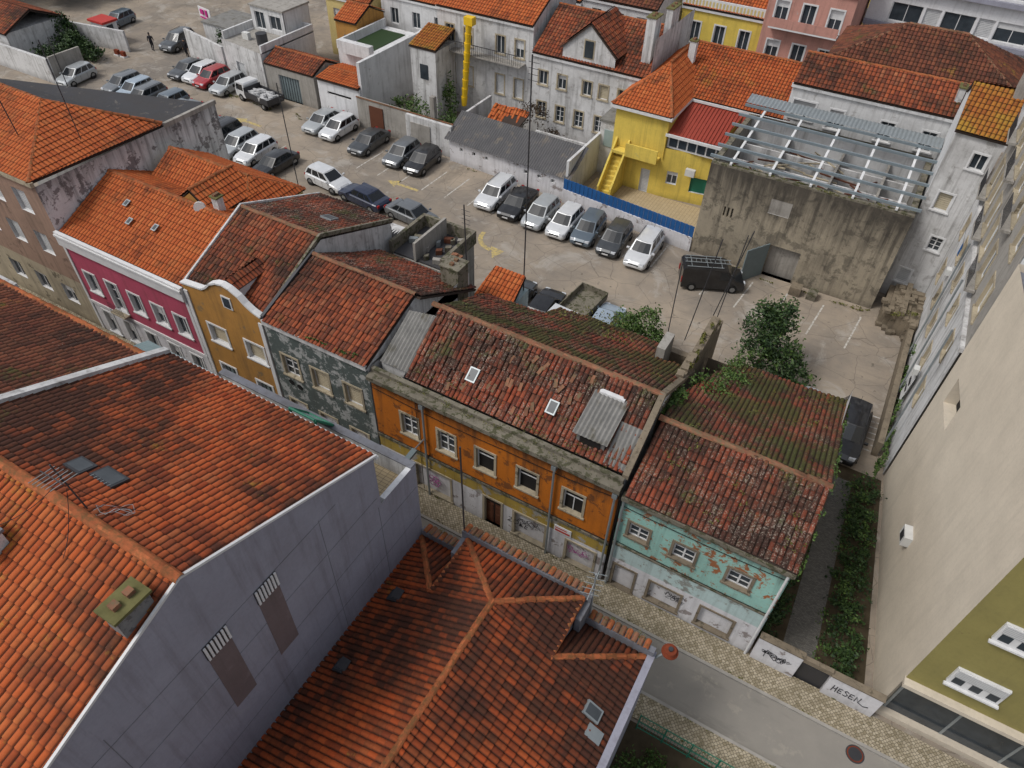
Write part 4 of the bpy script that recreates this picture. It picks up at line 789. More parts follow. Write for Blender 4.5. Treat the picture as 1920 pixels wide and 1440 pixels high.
# ---------------------------------------------------------------- yellow house
def yellow():
    b=B('yellow_villa',(-13,52,0))
    b.facade((-18.3,48.3),(-14.2,48.3),0,6.2,'lemon',[(2.6,3.3,0,1.9,'t')],sur=None);b.facade((-14.2,48.3),(-10,48.9),0,3.9,'lemon',[(.5,1.3,1.2,2.2,'v'),(2.3,3.5,.9,2.1,'G')])
    b.facade((-14.2,48.2),(-14.2,56),3,6.2,'lemon');b.facade((-18.3,56),(-18.3,48.3),0,6.2,'lemon');b.facade((-10,48.9),(-10,56),0,6,'lemon')
    b.box('conservatory_frame',-14.15,-9.9,48.5,48.6,3.9,4.9,M['trim'])
    for i in range(6): b.box('conservatory_glass',-14.0+i*.7,-13.42+i*.7,48.46,48.495,4.05,4.75,M['glass'])
    b.face('red_roof',[(-14.3,48.3,4.95),(-9.7,48.6,4.95),(-9.7,52.2,6.0),(-14.3,52.2,6.0)],M['tR'])
    for i in range(18): x=-14.2+i*.26;b.obox('roof_seams',(x,50.3,5.52),(.015,0,0),(0,1.9,.55),(0,0,.03),M['tR'])
    b.box('roof_trim',-14.3,-9.6,48.2,48.32,4.8,5.0,M['trim'])
    a,c,d,e=(-18.6,48,6.2),(-14,48,6.2),(-14,52.2,6.2),(-16.1,52.3,8.25);f=(-16.1,57.5,8.25)
    b.tiles('roof_wing_west',[a,(-18.6,57.5,6.2),f,e],'tN',.24,ns=5);b.tiles('roof_wing_south',[a,c,e],'tN',.24,ns=5)
    b.tiles('roof_wing_east',[c,d,f,e],'tN',.24,ns=5);b.tiles('roof_main_south',[d,(-6.8,52.2,6.2),(-7.6,57.5,8.25),f],'tAy',.24,ns=5)
    b.box('fascia',-18.65,-13.95,47.95,48.05,6.0,6.2,M['trim']);b.obox('fascia',(-18.65,53,6.1),(.05,0,0),(0,5,0),(0,0,.1),M['trim']);b.obox('fascia',(-13.97,50.2,6.15),(.05,0,0),(0,2.2,0),(0,0,.12),M['trim']);b.box('fascia',-13.95,-6.8,52.05,52.15,6.05,6.22,M['trim'])
    b.ridge((a[0],a[1],6.3),e);b.ridge((c[0],c[1],6.3),e);b.ridge((e[0],e[1],8.35),(f[0],f[1],8.35));b.ridge((-16.1,57.5,8.35),(-7.6,57.5,8.35))
    b.facade((-10,52.2),(-7,52.2),0,6.1,'white');chimney(b,-15.5,55.2,7.4,9.1,.5,.5,'white')
    for i in range(10): b.box('stair_steps',-17.9+i*.0,-17.0,45.6+i*.27,45.87+i*.27,0,.3+i*.28,M['lemon'])
    b.obox('stair_wall',(-16.95,46.9,1.9),(.07,0,0),(0,1.35,1.4),(0,0,.5),M['lemon']);b.obox('stair_wall',(-17.95,46.9,1.9),(.07,0,0),(0,1.35,1.4),(0,0,.5),M['lemon'])
    b.box('landing',-18,-14.4,47.5,48.28,2.9,3.1,M['lemon']);b.box('landing_parapet',-16.9,-14.4,47.4,47.52,2.9,3.9,M['lemon'])
    b.box('yard_floor',-19.2,-9.6,43.9,48.3,.0,.06,M['terr']);b.box('ac_unit',-12.3,-11.6,48.0,48.3,2.4,2.9,M['ac']);b.box('planter',-19.0,-18.3,44.9,45.4,.06,.7,M['mdark'])
    b.box('side_wall',-19.9,-19.7,43.9,56,0,3.2,M['white']);b.done()
yellow()
def ware():
    b=B('corrugated_roof_shed',(-25,45.3,0))
    b.facade((-30.5,44.5),(-19.7,43.9),0,1.85,'wgr',[(u,u+.3,1.1,1.4,'k') for u in (1,2.2,3.4,7,8.2,9.4)]);b.facade((-19.7,43.9),(-19.7,46.4),0,1.9,'wgr');b.facade((-30.5,46.4),(-30.5,44.5),0,1.9,'wgr')
    corr(b,'roof',(-30.8,44.2,1.9),(-19.4,43.65,1.9),(-19.4,46.6,3.2),(-30.8,46.9,3.2),'asbd',.2,.03);b.facade((-19.7,46.5),(-30.5,46.5),0,3,'white')
    b.face('gable',[(-19.7,43.9,1.85),(-19.7,46.4,1.9),(-19.7,46.4,3.0)],M['wgr']);b.done()
ware()
# ---------------------------------------------------------------- mid-distance houses
g=lambda us,zs,w,h,kd:[(u-w/2,u+w/2,z,z+h,kd) for u in us for z in zs]
b=house('white_apartment_house',-27.2,-17.4,51.8,60,7.0,9.4,'whited','tM',g([1.0,2.7,4.9,7.9],[4.6],.75,1.1,'v')+g([1,2.7,4.4,6.2,7.9],[1.9],.75,1.3,'w')+g([6.3],[4.6],.75,1.1,'s'),ry=56,sur='stone',trim='white')
b.face('front_gable',[(-24.6,51.75,6.9),(-20.2,51.75,6.9),(-20.2,51.75,8.0),(-22.4,51.75,9.9),(-24.6,51.75,8.0)],M['whited'])
b.tiles('gable_roof',[(-24.8,51.6,7.9),(-24.8,56,7.9),(-22.4,56,10),(-22.4,51.6,10)],'tM',.26,ns=4);b.tiles('gable_roof',[(-20.0,51.6,7.9),(-20.0,56,7.9),(-22.4,56,10),(-22.4,51.6,10)],'tM',.26,ns=4)
b.box('gable_window',-22.75,-22.05,51.68,51.72,7.5,8.7,M['glass']);b.box('gable_window_frame',-22.85,-21.95,51.722,51.745,7.4,8.8,M['stone'])
chimney(b,-18.2,53.3,7.5,10.8,.7,1.2,'whited');chimney(b,-17.6,55.5,8,11,.5,1.6,'whited')
b.facade((-17.3,51.7),(-17.3,60),0,9.8,'whited');b.box('balcony',-20,-18,50.6,51.78,3.4,3.5,M['stone']);b.box('outhouse',-19.8,-17.5,49.3,51.5,0,4.2,M['whited']);b.box('outhouse_roof',-19.9,-17.4,49.2,51.6,4.2,4.35,M['asb']);b.box('outhouse_window',-19.4,-18,49.24,49.297,2.3,3.6,M['cglass']);b.done()
b=house('grey_apartment_house',-36.7,-27.6,52.5,60,8.6,10.6,'whited','tN',g([1.2,3,6.1,7.9],[5.9],.8,1.4,'v')+g([1.2,3,6.1,7.9],[2.6],.8,1.6,'t'),ry=56.5,sur='stone',trim='white')
b.box('balcony',-36,-28.2,51.5,52.48,5.5,5.6,M['conl'])
for i in range(40): b.cyl('rail',(-36+i*.2,51.55,5.6),(-36+i*.2,51.55,6.4),.015,M['mdark'],4)
b.box('rail_top',-36,-28.2,51.52,51.58,6.4,6.44,M['mdark']);b.box('annex',-37.5,-35,49.5,52.4,0,6,M['whited']);b.box('annex_window',-36.6,-35.8,49.46,49.497,3.6,4.8,M['glass'])
b.tiles('annex_roof',[(-37.6,49.4,6.1),(-34.9,49.4,6.1),(-34.9,52.4,7),(-37.6,52.4,7)],'tY',.24,ns=4);b.done()
def chute(b):
    for i in range(9): z=1.4+i*.75;b.cyl('segment_%d'%i,(-33.4+i*.07,51.2,z),(-33.35+i*.07,51.2,z+.78),.22,M['yplas'],12,.29)
    b.box('hopper',-33.1,-32.3,50.9,51.5,8.1,8.7,M['yplas'])
single('rubble_chute',chute,(-33.3,51.2,0))
def courty(b):
    b.box('stained_wall',-40.3,-35,45.3,45.6,0,2.6,M['conl']);b.box('stained_wall',-34.996,-30.6,44.9,45.2,0,2.6,M['whited']);b.box('coping',-40.3,-30.6,45.25,45.32,2.602,2.7,M['ridgeo'])
    b.box('wooden_gate',-39,-37.6,45.22,45.29,0,2.2,M['wood']);b.box('wooden_gate',-34.5,-32.6,44.83,44.89,0,2.1,M['conl'])
    b.box('side_wall',-30.7,-30.5,47,51,0,3.0,M['whited']);b.box('side_wall',-33.3,-32.9,46,46.4,0,4,M['conl'])
    b.tiles('shed_roof',[(-29.4,48.2,2.0),(-26.6,48.2,2.0),(-26.2,50,3.0),(-29.4,50,2.7)],'tN',.26,jit=.06,ns=4,sag=.25);b.box('shed',-29.3,-26.8,48.4,49.9,0,1.9,M['conl'])
    b.box('yard_wall',-25.3,-20,49.2,49.4,0,2,M['whited'])
    for i in range(46): b.obox('clutter',(random.uniform(-38,-21),random.uniform(47.4,50),random.uniform(.1,.5)),(random.uniform(.1,.6),.2,0),(-.1,.2,0),(0,0,random.uniform(.1,.3)),M[random.choice(['conl','wood','metal','ridgeo','whited','mdark'])])
single('courtyard_walls',courty,(-35,46,0))
def veg(b):
    b.leaves('leaves',[(-36,48,1.2,1.4,1.2,1.3),(-33.8,48.5,1,1.2,1,1.2),(-32,47.2,.9,1.2,.8,1),(-38.3,48.6,.9,1.2,1,1),(-34.5,50.6,2.0,.8,.5,2.0)],600,.1,M['leaf'])
    b.leaves('dry_branches',[(-26.0,50.2,2.8,1.3,.8,1.1),(-24,49.8,1.2,1.5,.5,1)],600,.08,M['bark'])
single('courtyard_shrubs',veg,(-35,48,0))
b=house('white_garage',-45.2,-40.6,46.1,49.5,2.9,3.2,'whitec','tN',[(1.0,3.6,1.7,1.95,'k')]);b.done()
b=B('white_terrace_house',(-43,52,0));b.box('walls',-45.5,-40.5,49.6,56.5,0,4.2,M['white']);b.box('lawn_terrace',-45.2,-42.5,50.5,55.5,4.2,4.26,M['leafd']);b.box('parapet',-40.75,-40.45,46.3,56.5,0,5.0,M['white']);b.box('parapet',-45.6,-45.4,49.6,56.5,4.2,4.9,M['white'])
b.box('pergola',-44.8,-41.5,49.0,49.6,4.2,5.2,M['white']);b.done()
b=house('stone_garage',-51.2,-45.5,46.0,49.5,2.9,3.7,'conl','tM',[(1.5,3.9,0,2.2,'g')],ov=.1);b.done()
b=B('white_flat_house',(-54,49,0));b.facade((-57,46.8),(-51.4,46.0),0,3.6,'whited',[(1.6,2.8,0,2,'t')]);b.facade((-51.4,46),(-51.4,53),0,3.6,'white');b.facade((-57,53),(-57,46.8),0,3.6,'white');b.face('roof',[(-57,46.8,3.5),(-51.4,46,3.5),(-51.4,53,3.5),(-57,53,3.5)],M['conl'])
for a in ((-57,-51.4,52.8,53),(-57,-56.8,47,52.8),(-51.6,-51.4,46.2,52.8)): b.box('parapet',*a,3.5,4.2,M['white'])
b.facade((-56.5,50.5),(-52.5,50.5),3.5,5.6,'white',[(.4,1.6,3.7,5.2,'v'),(2.2,3.6,3.9,5.1,'v')]);b.box('upper',-56.5,-52.5,50.67,54,3.5,5.6,M['white']);b.box('upper_roof',-56.6,-52.4,50.4,54.1,5.6,5.75,M['conl']);b.cyl('tank',(-53,48,3.5),(-53,48,4.5),.5,M['mdark'],14);b.box('ac_unit',-55.5,-54.8,48,48.4,3.5,4.1,M['ac']);b.done()
def nw(b):
    b.obox('wall',(-60.5,47.6,1.4),(3.3,-.75,0),(.03,.12,0),(0,0,1.4),M['whited']);b.box('back_buildings',-63,-58,50,54,0,3.0,M['whited']);b.box('back_roof',-63.1,-57.9,49.9,54.1,3.0,3.15,M['asb']);b.box('hut',-57.8,-56.5,49.5,52,0,3.6,M['white'])
    b.leaves('bush',[(-59,49,2.6,1.2,.5,.7)],300,.12,M['leafd'])
single('boundary_wall',nw,(-60,47.6,0))
def sgn(b): b.obox('panel',(-64.2,51.5,3.2),(1.0,-.2,0),(.01,.03,0),(0,0,.55),M['trim']);b.obox('mark',(-64.5,51.44,3.35),(.25,-.05,0),(.01,.05,0),(0,0,.22),M['magenta']);b.obox('mark_bar',(-63.8,51.34,3.3),(.15,-.03,0),(.01,.05,0),(0,0,.3),M['magenta']);b.obox('strip',(-64.2,51.4,2.8),(.8,-.16,0),(.01,.04,0),(0,0,.06),M['magenta']);b.cyl('post',(-64.2,51.6,0),(-64.2,51.6,2.7),.06,M['mdark'])
single('billboard_sign',sgn,(-64.2,51.5,0))
b=house('yellow_town_house',-53,-47.5,57,63,5.6,7,'lemon2','tN',g([1.2,3,4.6],[3.2],.8,1.3,'v'),trim='trim');b.done()
b=house('white_town_house',-47,-38,58,65,6.5,8.4,'white','tN',g([1.5,4,6.5],[4,1.5],.9,1.4,'v'),trim='trim');b.done()
b=house('ochre_small_house',-48.5,-46,53,57,5.2,6.2,'yel','tN',g([1.2],[3],.7,1,'v'));b.done()
b=house('long_white_house',-7.3,3.2,52.2,55.6,8.9,10.2,'white','tM',g([1.1],[6.6],1.5,1.2,'t')+g([3.3,6.6,9.2],[6.4],.9,1.3,'v'),ry=54.4,sur='trim',trim='white');chimney(b,2.6,53.4,8.6,10.4,.4,.8);b.done()
b=house('hipped_roof_house',-6.0,5.8,56,63,9.6,11.6,'white','tD',hw=4,he=4,rmat='ridgeo');b.done()
b=house('yellow_balustrade_house',-20.2,-12.9,66.2,74,8.1,10.2,'lemon','tN',g([1.4,3.6,5.8],[5.2],.9,1.7,'v')+g([1.4,3.6,5.8],[2],.9,1.7,'v'),sur='trim',trim='trim')
b.box('balustrade',-20.3,-12.8,66.05,66.2,8.15,8.85,M['trim'])
for i in range(24): b.box('baluster_gaps',-20+i*.3,-19.85+i*.3,66.03,66.049,8.25,8.7,M['lemon2'])
b.done()
b=house('rose_apartment_house',-12.8,-6.2,64.6,74,11.5,13,'rose','tN',g([1.2,3.3,5.4],[8.6,5.6,2.5],1.0,1.6,'v')+[],sur='trim',trim='rose')
for z in (8.3,5.3): b.box('balcony',-12.2,-6.8,63.8,64.58,z,z+.12,M['trim']);b.box('balcony_rail',-12.2,-6.8,63.8,63.84,z+.12,z+.8,M['rose'])
b.done()
b=B('modern_white_block',(3,82,0));b.facade((-6,72),(16,71),0,17,'whitec',g([3,7,11,15,19],[14.2,11.2,8.2,5.2],2.4,1.4,'v')+g([5,9,13,17],[14.2,11.2,8.2,5.2],1.2,1.4,'t'));b.face('roof',[(-6,72,17),(16,71,17),(16,86,17),(-6,86,17)],M['gray']);b.facade((-6,86),(-6,72),0,17,'whitec')
for z in (13.7,10.7,7.7,4.7): b.obox('slab_band',(5,71.2,z+.17),(11,-.5,0),(0,.18,0),(0,0,.17),M['gray'])
b.done()
walls=['white','whitec','lemon2','rose','whited','white','lemon','gray']
rr=random.Random(12)
for (ya,xa,xb) in ((62,-36,-28),(76,-70,-24),(72,-98,-62),(88,-110,20),(102,-120,20),(118,-130,30)):
    x=xa
    while x<xb:
        w=rr.uniform(6,10);h=rr.uniform(5.5,9) if ya<80 else rr.uniform(7,11)
        b=house('town_house',x,x+w-.1,ya+rr.uniform(-1,1),ya+9,h,h+rr.uniform(1.6,2.4),rr.choice(walls),rr.choice(['tN','tM','tN','tA','tD']),g([w*.2,w*.5,w*.8],[h-2.2,h-5],.9,1.4,rr.choice('vt')),pitch=.34,ns=3,trim='trim')
        chimney(b,x+w*.3,ya+5,h+.5,h+2.6,.6,1.0);b.done();x+=w
def comp(b):
    b.box('wall',-80,-69.2,37.0,37.3,0,2.2,M['whited']);b.box('wall',-69.4,-69.2,37.3,40.5,0,2.3,M['conl']);b.obox('wall',(-74.5,45.2,1.0),(4.5,.8,0),(-.03,.12,0),(0,0,1.0),M['whited']);b.box('cottage_wall',-86,-76,38,44,0,2.8,M['whited'])
    b.tiles('cottage_roof',[(-86,37.8,2.8),(-75.8,37.8,2.8),(-75.8,41,4.2),(-86,41,4.2)],'tM',.3,ns=4);b.tiles('cottage_roof',[(-86,44.2,2.8),(-75.8,44.2,2.8),(-75.8,41,4.2),(-86,41,4.2)],'tM',.3,ns=4)
    b.leaves('hedge',[(-73,40.5,.9,2.2,1.6,.9),(-74,42.6,1.1,1.8,1.2,1.1),(-71.5,42.6,.8,1.6,1,.8),(-76,43.6,1.6,1.5,1,1.4)],1300,.13,M['leafd'])
single('walled_garden',comp,(-75,41,0))
def kiosk(b):
    b.box('cabin',-74.8,-72.8,45.9,47.4,0,2.1,M['trim']);b.box('roof',-74.95,-72.65,45.75,47.55,2.1,2.3,M['inkr']);b.box('window',-74.4,-73.3,45.86,45.898,1.0,1.7,M['glass']);b.box('door',-72.799,-72.76,46.2,46.9,0.05,1.9,M['glass'])
single('parking_kiosk',kiosk,(-73.8,46.6,0))
def bar(b):
    for x in (-70.5,-69.6): b.box('blocks',x,x+.5,44.6,44.9,0,.55,M['rust']);b.box('base',x-.05,x+.55,44.5,45.0,0,.12,M['trim'])
single('traffic_barrier',bar,(-70,44.8,0))
# ---------------------------------------------------------------- trees
def tree(name,x,y,h,blobs,n,mat,lf=.11):
    b=B(name,(x,y,0));b.cyl('trunk',(x,y,0),(x+.1,y,h*.45),.13,M['bark'],8,.08)
    for q in blobs: b.cyl('limbs',(x+.1,y,h*.35),(q[0],q[1],q[2]),.06,M['bark'],6,.02)
    b.leaves('crown',blobs,n,lf,M[mat]);b.leaves('crown_tips',[(q[0],q[1],q[2]+.15,q[3],q[4],q[5]) for q in blobs],n//6,lf,M['leaf']);b.done()
tree('garden_tree',-2.0,33.0,4.4,[(-2.6,33.2,3.1,1.05,1.0,1.15),(-1.6,33.4,3.9,.85,.8,1.0),(-1.3,32.6,2.5,1.2,1.0,1.0),(-.6,32.3,1.8,1.0,.9,.8),(-2.2,32.4,1.8,1.1,1,.9),(-2.1,34.0,2.8,.9,.9,1.0),(.1,31.9,1.3,.9,.8,.7)],900,'leafd',.09)
tree('citrus_tree',-8.6,30.6,3,[(-9.3,30.6,2.1,1.0,.9,.9),(-8.2,30.8,2.3,1.0,.9,.9),(-8.7,30.1,1.6,1.2,.8,.8),(-7.6,30.5,1.7,.8,.8,.7)],800,'leaf',.08)
for x,y,r in ((-90,52,3.2),(-95,57,3.6),(-88,57,3),(-98,48,3.4),(-92,44,3)):
    tree('garden_tree',x,y,8,[(x,y,4.5,r,r,2.5),(x-2,y+2,5.5,r*.8,r*.8,2.2),(x+2,y-1,3.6,r*.7,r*.7,2)],800,'leafd',.28)
# ---------------------------------------------------------------- cars
paints={}
def cp(c):
    if c not in paints:
        k=NB('car_paint_%d'%len(paints),.28,.5,.15);k.b.inputs['Coat Weight'].default_value=.6
        paints[c]=k.col(k.mix(k.step(k.noise(1.5,6,.7),.4,.8),c,tuple(x*.8+.02 for x in c)))
    return paints[c]
M['tail']=flat('tail_light',(.35,.01,.01),.3);M['lens']=flat('head_light',(.55,.57,.6),.2);M['cgl']=flat('car_glass',(.012,.015,.018),.08,.6);M['rim']=flat('alloy_rim',(.30,.31,.32),.35,.5,.6)
TY={'hatch':(3.75,1.62,1.36,.84,.76,.02,.10,.55,.74),'sedan':(4.25,1.66,1.27,.80,.74,.13,.28,.58,.74),
 'estate':(4.3,1.66,1.33,.82,.76,.02,.09,.57,.73),'suv':(4.15,1.74,1.50,.92,.86,.02,.09,.56,.73)}
def carmesh(b,ty,c):
    L,W,H,zb,zh,rb,rt,ft,fb=TY[ty];w=W/2;P=cp(c);X=lambda f:(f-.5)*L
    st=[(0,.80,.50,.30),(.012,.88,.66,.26),(.05,.96,zb-.05 if ty!='sedan' else .78,.2),(.13,1,zb,.17),(.3,1,zb,.17),(.5,1,zb,.17),(.7,1,zb-.01,.17),(.76,1,zh+.03,.17),(.88,.98,zh-.03,.18),(.955,.92,zh-.12,.2),(.99,.84,.52,.24),(1,.76,.42,.30)]
    rings=[]
    for f,k,zt,z0 in st:
        x=X(f);ww=w*k;zm=(z0+zt)/2
        half=[(ww*.9,z0),(ww,z0+.1),(ww*1.0,zm+.05),(ww*.975,zt-.06),(ww*.9,zt-.005),(ww*.45,zt+.03)]
        rings.append([(x,-y,z) for y,z in half]+[(x,y,z) for y,z in half[::-1]])
    n=len(rings[0])
    for i in range(len(rings)-1):
        for j in range(n): k2=(j+1)%n;b.face('body',[rings[i][j],rings[i][k2],rings[i+1][k2],rings[i+1][j]][::-1],P)
    b.face('body',rings[0],P);b.face('body',rings[-1][::-1],P)
    base=zb-.02;wr=w*.72
    BL={s:(Vector((X(rb),s*w*.93*.94,base)),Vector((X(fb),s*w*.93*.92,base)),Vector((X(ft),s*wr,H-.03)),Vector((X(rt),s*wr*.97,H-.06))) for s in (-1,1)}
    for s in (-1,1):
        A,Bq,C,D=BL[s]
        def Pt(u,v): return A.lerp(Bq,u).lerp(D.lerp(C,u),v)
        cuts=[0,.05,.27,.31,.60,.635,.93,1]
        for i in range(7):
            for j,(v0,v1) in enumerate(((0,.1),(.1,.88),(.88,1))):
                gl=(i%2==1 and j==1);f=[Pt(cuts[i],v0),Pt(cuts[i+1],v0),Pt(cuts[i+1],v1),Pt(cuts[i],v1)]
                b.face('greenhouse',f if s<0 else f[::-1],M['cgl'] if gl else P)
        for fx in (.34,.55,.72): b.box('door_gaps',X(fx)-.008,X(fx)+.008,min(s*(w-.02),s*(w+.003)),max(s*(w-.02),s*(w+.003)),.32,zb-.1,M['black'])
    for k in (0,1):
        a,c_=(BL[-1][1],BL[-1][2]) if k else (BL[-1][0],BL[-1][3]);a2,c2=(BL[1][1],BL[1][2]) if k else (BL[1][0],BL[1][3])
        def Q(u,v): q=a.lerp(a2,u).lerp(c_.lerp(c2,u),v);q=q.copy();q.x+=(.07 if k else -.05)*math.sin(math.pi*u);return q
        us=[0,.06,.35,.65,.94,1];
        for i in range(5):
            for v0,v1 in ((0,.05),(.05,.92),(.92,1)):
                gl=0<i<4 and v0==.05;f=[Q(us[i],v0),Q(us[i+1],v0),Q(us[i+1],v1),Q(us[i],v1)];b.face('greenhouse',f if k else f[::-1],M['cgl'] if gl else P)
    A,C=BL[-1][3],BL[-1][2];A2,C2=BL[1][3],BL[1][2]
    def T(u,v): p=A.lerp(C,u).lerp(A2.lerp(C2,u),v);p=p.copy();s_=math.sin(math.pi*v);p.z+=.05*s_*(.4+.6*math.sin(math.pi*min(1,max(0,u))));p.x+=((.07 if u>.99 else 0)-(.05 if u<.01 else 0))*s_;return p
    vs=[0,.12,.35,.65,.88,1];uu=[0,.25,.5,.75,1]
    for i in range(4):
        for j in range(5): b.face('roof',[T(uu[i],vs[j]),T(uu[i+1],vs[j]),T(uu[i+1],vs[j+1]),T(uu[i],vs[j+1])],P)
    b.cyl('roof_aerial',(X(rt)+.15,0,H),(X(rt)-.05,0,H+.18),.01,M['black'],4)
    if ty in ('estate','suv'):
        for s in (-1,1): b.cyl('roof_rails',(X(rt+.04),s*wr*.93,H+.0),(X(ft-.03),s*wr*.95,H+.02),.02,M['mdark'],6)
    for f in (.185,.81):
        for s in (-1,1):
            b.cyl('wheel_arch',(X(f),s*(w-.12),.32),(X(f),s*(w+.004),.34),.345,M['black'],18);b.cyl('wheels',(X(f),s*(w-.2),.29),(X(f),s*(w+.012),.29),.29,M['black'],18);b.cyl('rims',(X(f),s*(w-.1),.29),(X(f),s*(w+.02),.29),.19,M['rim'],12)
    for s in (-1,1):
        b.obox('headlights',(X(.965),s*w*.66,zh-.17),(.07,-.02*s,0),(0,w*.17,0),(-.02,0,.06),M['lens']);b.obox('taillights',(X(.02),s*w*.76,.68),(.05,0,0),(0,w*.12,0),(0,0,.09),M['tail']);b.obox('mirrors',(X(fb)-.12,s*(w+.06),zb+.05),(.06,0,0),(0,.09,0),(0,0,.05),P)
    b.obox('grille',(X(.992),0,.46),(.03,0,0),(0,w*.42,0),(0,0,.07),M['black']);b.obox('grille',(X(.985),0,.30),(.04,0,0),(0,w*.6,0),(0,0,.05),M['black']);b.obox('plate',(X(1.0)+.012,0,.40),(.01,0,0),(0,.22,0),(0,0,.045),M['trim']);b.obox('plate',(X(0)-.012,0,.52),(.01,0,0),(0,.22,0),(0,0,.045),M['trim'])
    b.obox('bumper',(X(.01),0,.34),(.05,0,0),(0,w*.75,0),(0,0,.06),M['black'])
    b.face('underbody',[(X(.02),-w*.8,.2),(X(.98),-w*.8,.2),(X(.98),w*.8,.2),(X(.02),w*.8,.2)],M['black'])
def place(name,x,y,deg,fn):
    b=B(name,(0,0,0));fn(b);b.done();b.e.location=(x,y,.005);b.e.rotation_euler=(0,0,math.radians(deg));return b
WH=(.66,.67,.68);SI=(.38,.40,.41);GR=(.13,.14,.15);DG=(.045,.05,.055);BK=(.010,.010,.012);NV=(.010,.018,.05);RD=(.36,.012,.018);BG=(.10,.13,.16);LB=(.33,.40,.47)
D=-87
cars=[(-24.3,41.3,D,'estate',WH),(-22.2,41.0,D,'sedan',BK),(-20.1,40.6,D,'hatch',SI),(-18.1,40.5,D,'hatch',WH),(-16.3,40.6,D,'hatch',BG),(-14.2,40.4,D,'hatch',DG),(-12.0,40.4,D,'estate',WH),
(-36.0,36.2,-8,'hatch',WH),(-32.2,35.7,172,'sedan',NV),(-27.8,35.6,-8,'sedan',GR),
(-42.9,43.7,D,'sedan',SI),(-40.9,43.3,D,'hatch',WH),(-37.3,42.8,D,'sedan',DG),(-33.8,42.5,D,'hatch',GR),(-31.7,42.4,D,'hatch',BK),
(-52.3,37.9,D,'hatch',RD),(-49.7,37.3,D,'sedan',DG),(-48.0,36.9,D,'suv',BK),(-45.8,36.7,D,'hatch',SI),(-43.7,36.5,D,'hatch',WH),(-41.1,35.9,D,'sedan',BK),
(-56.4,39.0,D,'hatch',BG),(-54.3,38.4,D,'sedan',GR),(-63.0,39.6,D,'hatch',GR),(-61.0,39.3,D,'hatch',LB),(-59.2,38.8,D,'estate',GR),
(-60.8,45.3,D,'sedan',DG),(-59.0,45.2,D,'hatch',WH),(-57.4,45.0,D,'hatch',RD),(-55.0,44.7,D,'hatch',SI),(-67.0,49.6,-80,'suv',DG),
(-16.9,31.0,93,'sedan',DG),(-14.8,31.0,93,'sedan',BK),(-11.0,31.8,93,'hatch',LB),(1.1,30.3,-87,'hatch',SI),(3.5,30.4,-90,'suv',BK),(-77,50.5,-80,'hatch',BG),(-68,38.5,-80,'hatch',SI)]
for x,y,a,t,c in cars: place('parked_car',x,y,a+random.uniform(-2,2),lambda b:carmesh(b,t,c))
def van(b):
    P=cp(BK);prof=[(-2,.25),(2,.25),(2.05,.5),(1.95,.8),(1.35,.98),(.85,1.55),(.7,1.62),(-1.9,1.65),(-2.02,1.5)];w=.82
    for i in range(len(prof)):
        p,q=prof[i],prof[(i+1)%len(prof)];m=M['cgl'] if i==4 else P
        sc=lambda z:w*(1 if z<1 else .9);b.face('body',[(p[0],-sc(p[1]),p[1]),(q[0],-sc(q[1]),q[1]),(q[0],sc(q[1]),q[1]),(p[0],sc(p[1]),p[1])][::-1],m)
    for s in (-1,1):
        pts=[(x,s*(w if z<1 else w*.9),z) for x,z in prof];b.face('body',pts if s<0 else pts[::-1],P)
        b.face('side_glass',[(.35,s*.835,.98),(1.15,s*.835,.98),(.75,s*.765,1.5),(.35,s*.765,1.5)],M['cgl'])
        for x in (-1.3,1.3): b.cyl('wheels',(x,s*.62,.3),(x,s*.85,.3),.3,M['black'],16);b.cyl('rims',(x,s*.7,.3),(x,s*.86,.3),.17,M['rim'],10)
        b.cyl('roof_rack',(-1.8,s*.6,1.75),(.5,s*.6,1.75),.025,M['metal']);b.obox('headlights',(1.98,s*.6,.72),(.06,0,0),(0,.14,0),(0,0,.08),M['lens']);b.obox('taillights',(-2.03,s*.72,.8),(.02,0,0),(0,.06,0),(0,0,.2),M['tail'])
        b.cyl('ladder',(-1.9,s*.2,1.82),(1.0,s*.2,1.82),.025,M['metal'])
    for i in range(10): b.cyl('ladder_rungs',(-1.8+i*.3,-.2,1.82),(-1.8+i*.3,.2,1.82),.015,M['metal'],5)
    for x in (-1.5,-.5,.4): b.cyl('roof_rack',(x,-.6,1.75),(x,.6,1.75),.02,M['metal'])
place('black_van',-7.0,39.6,25,van)
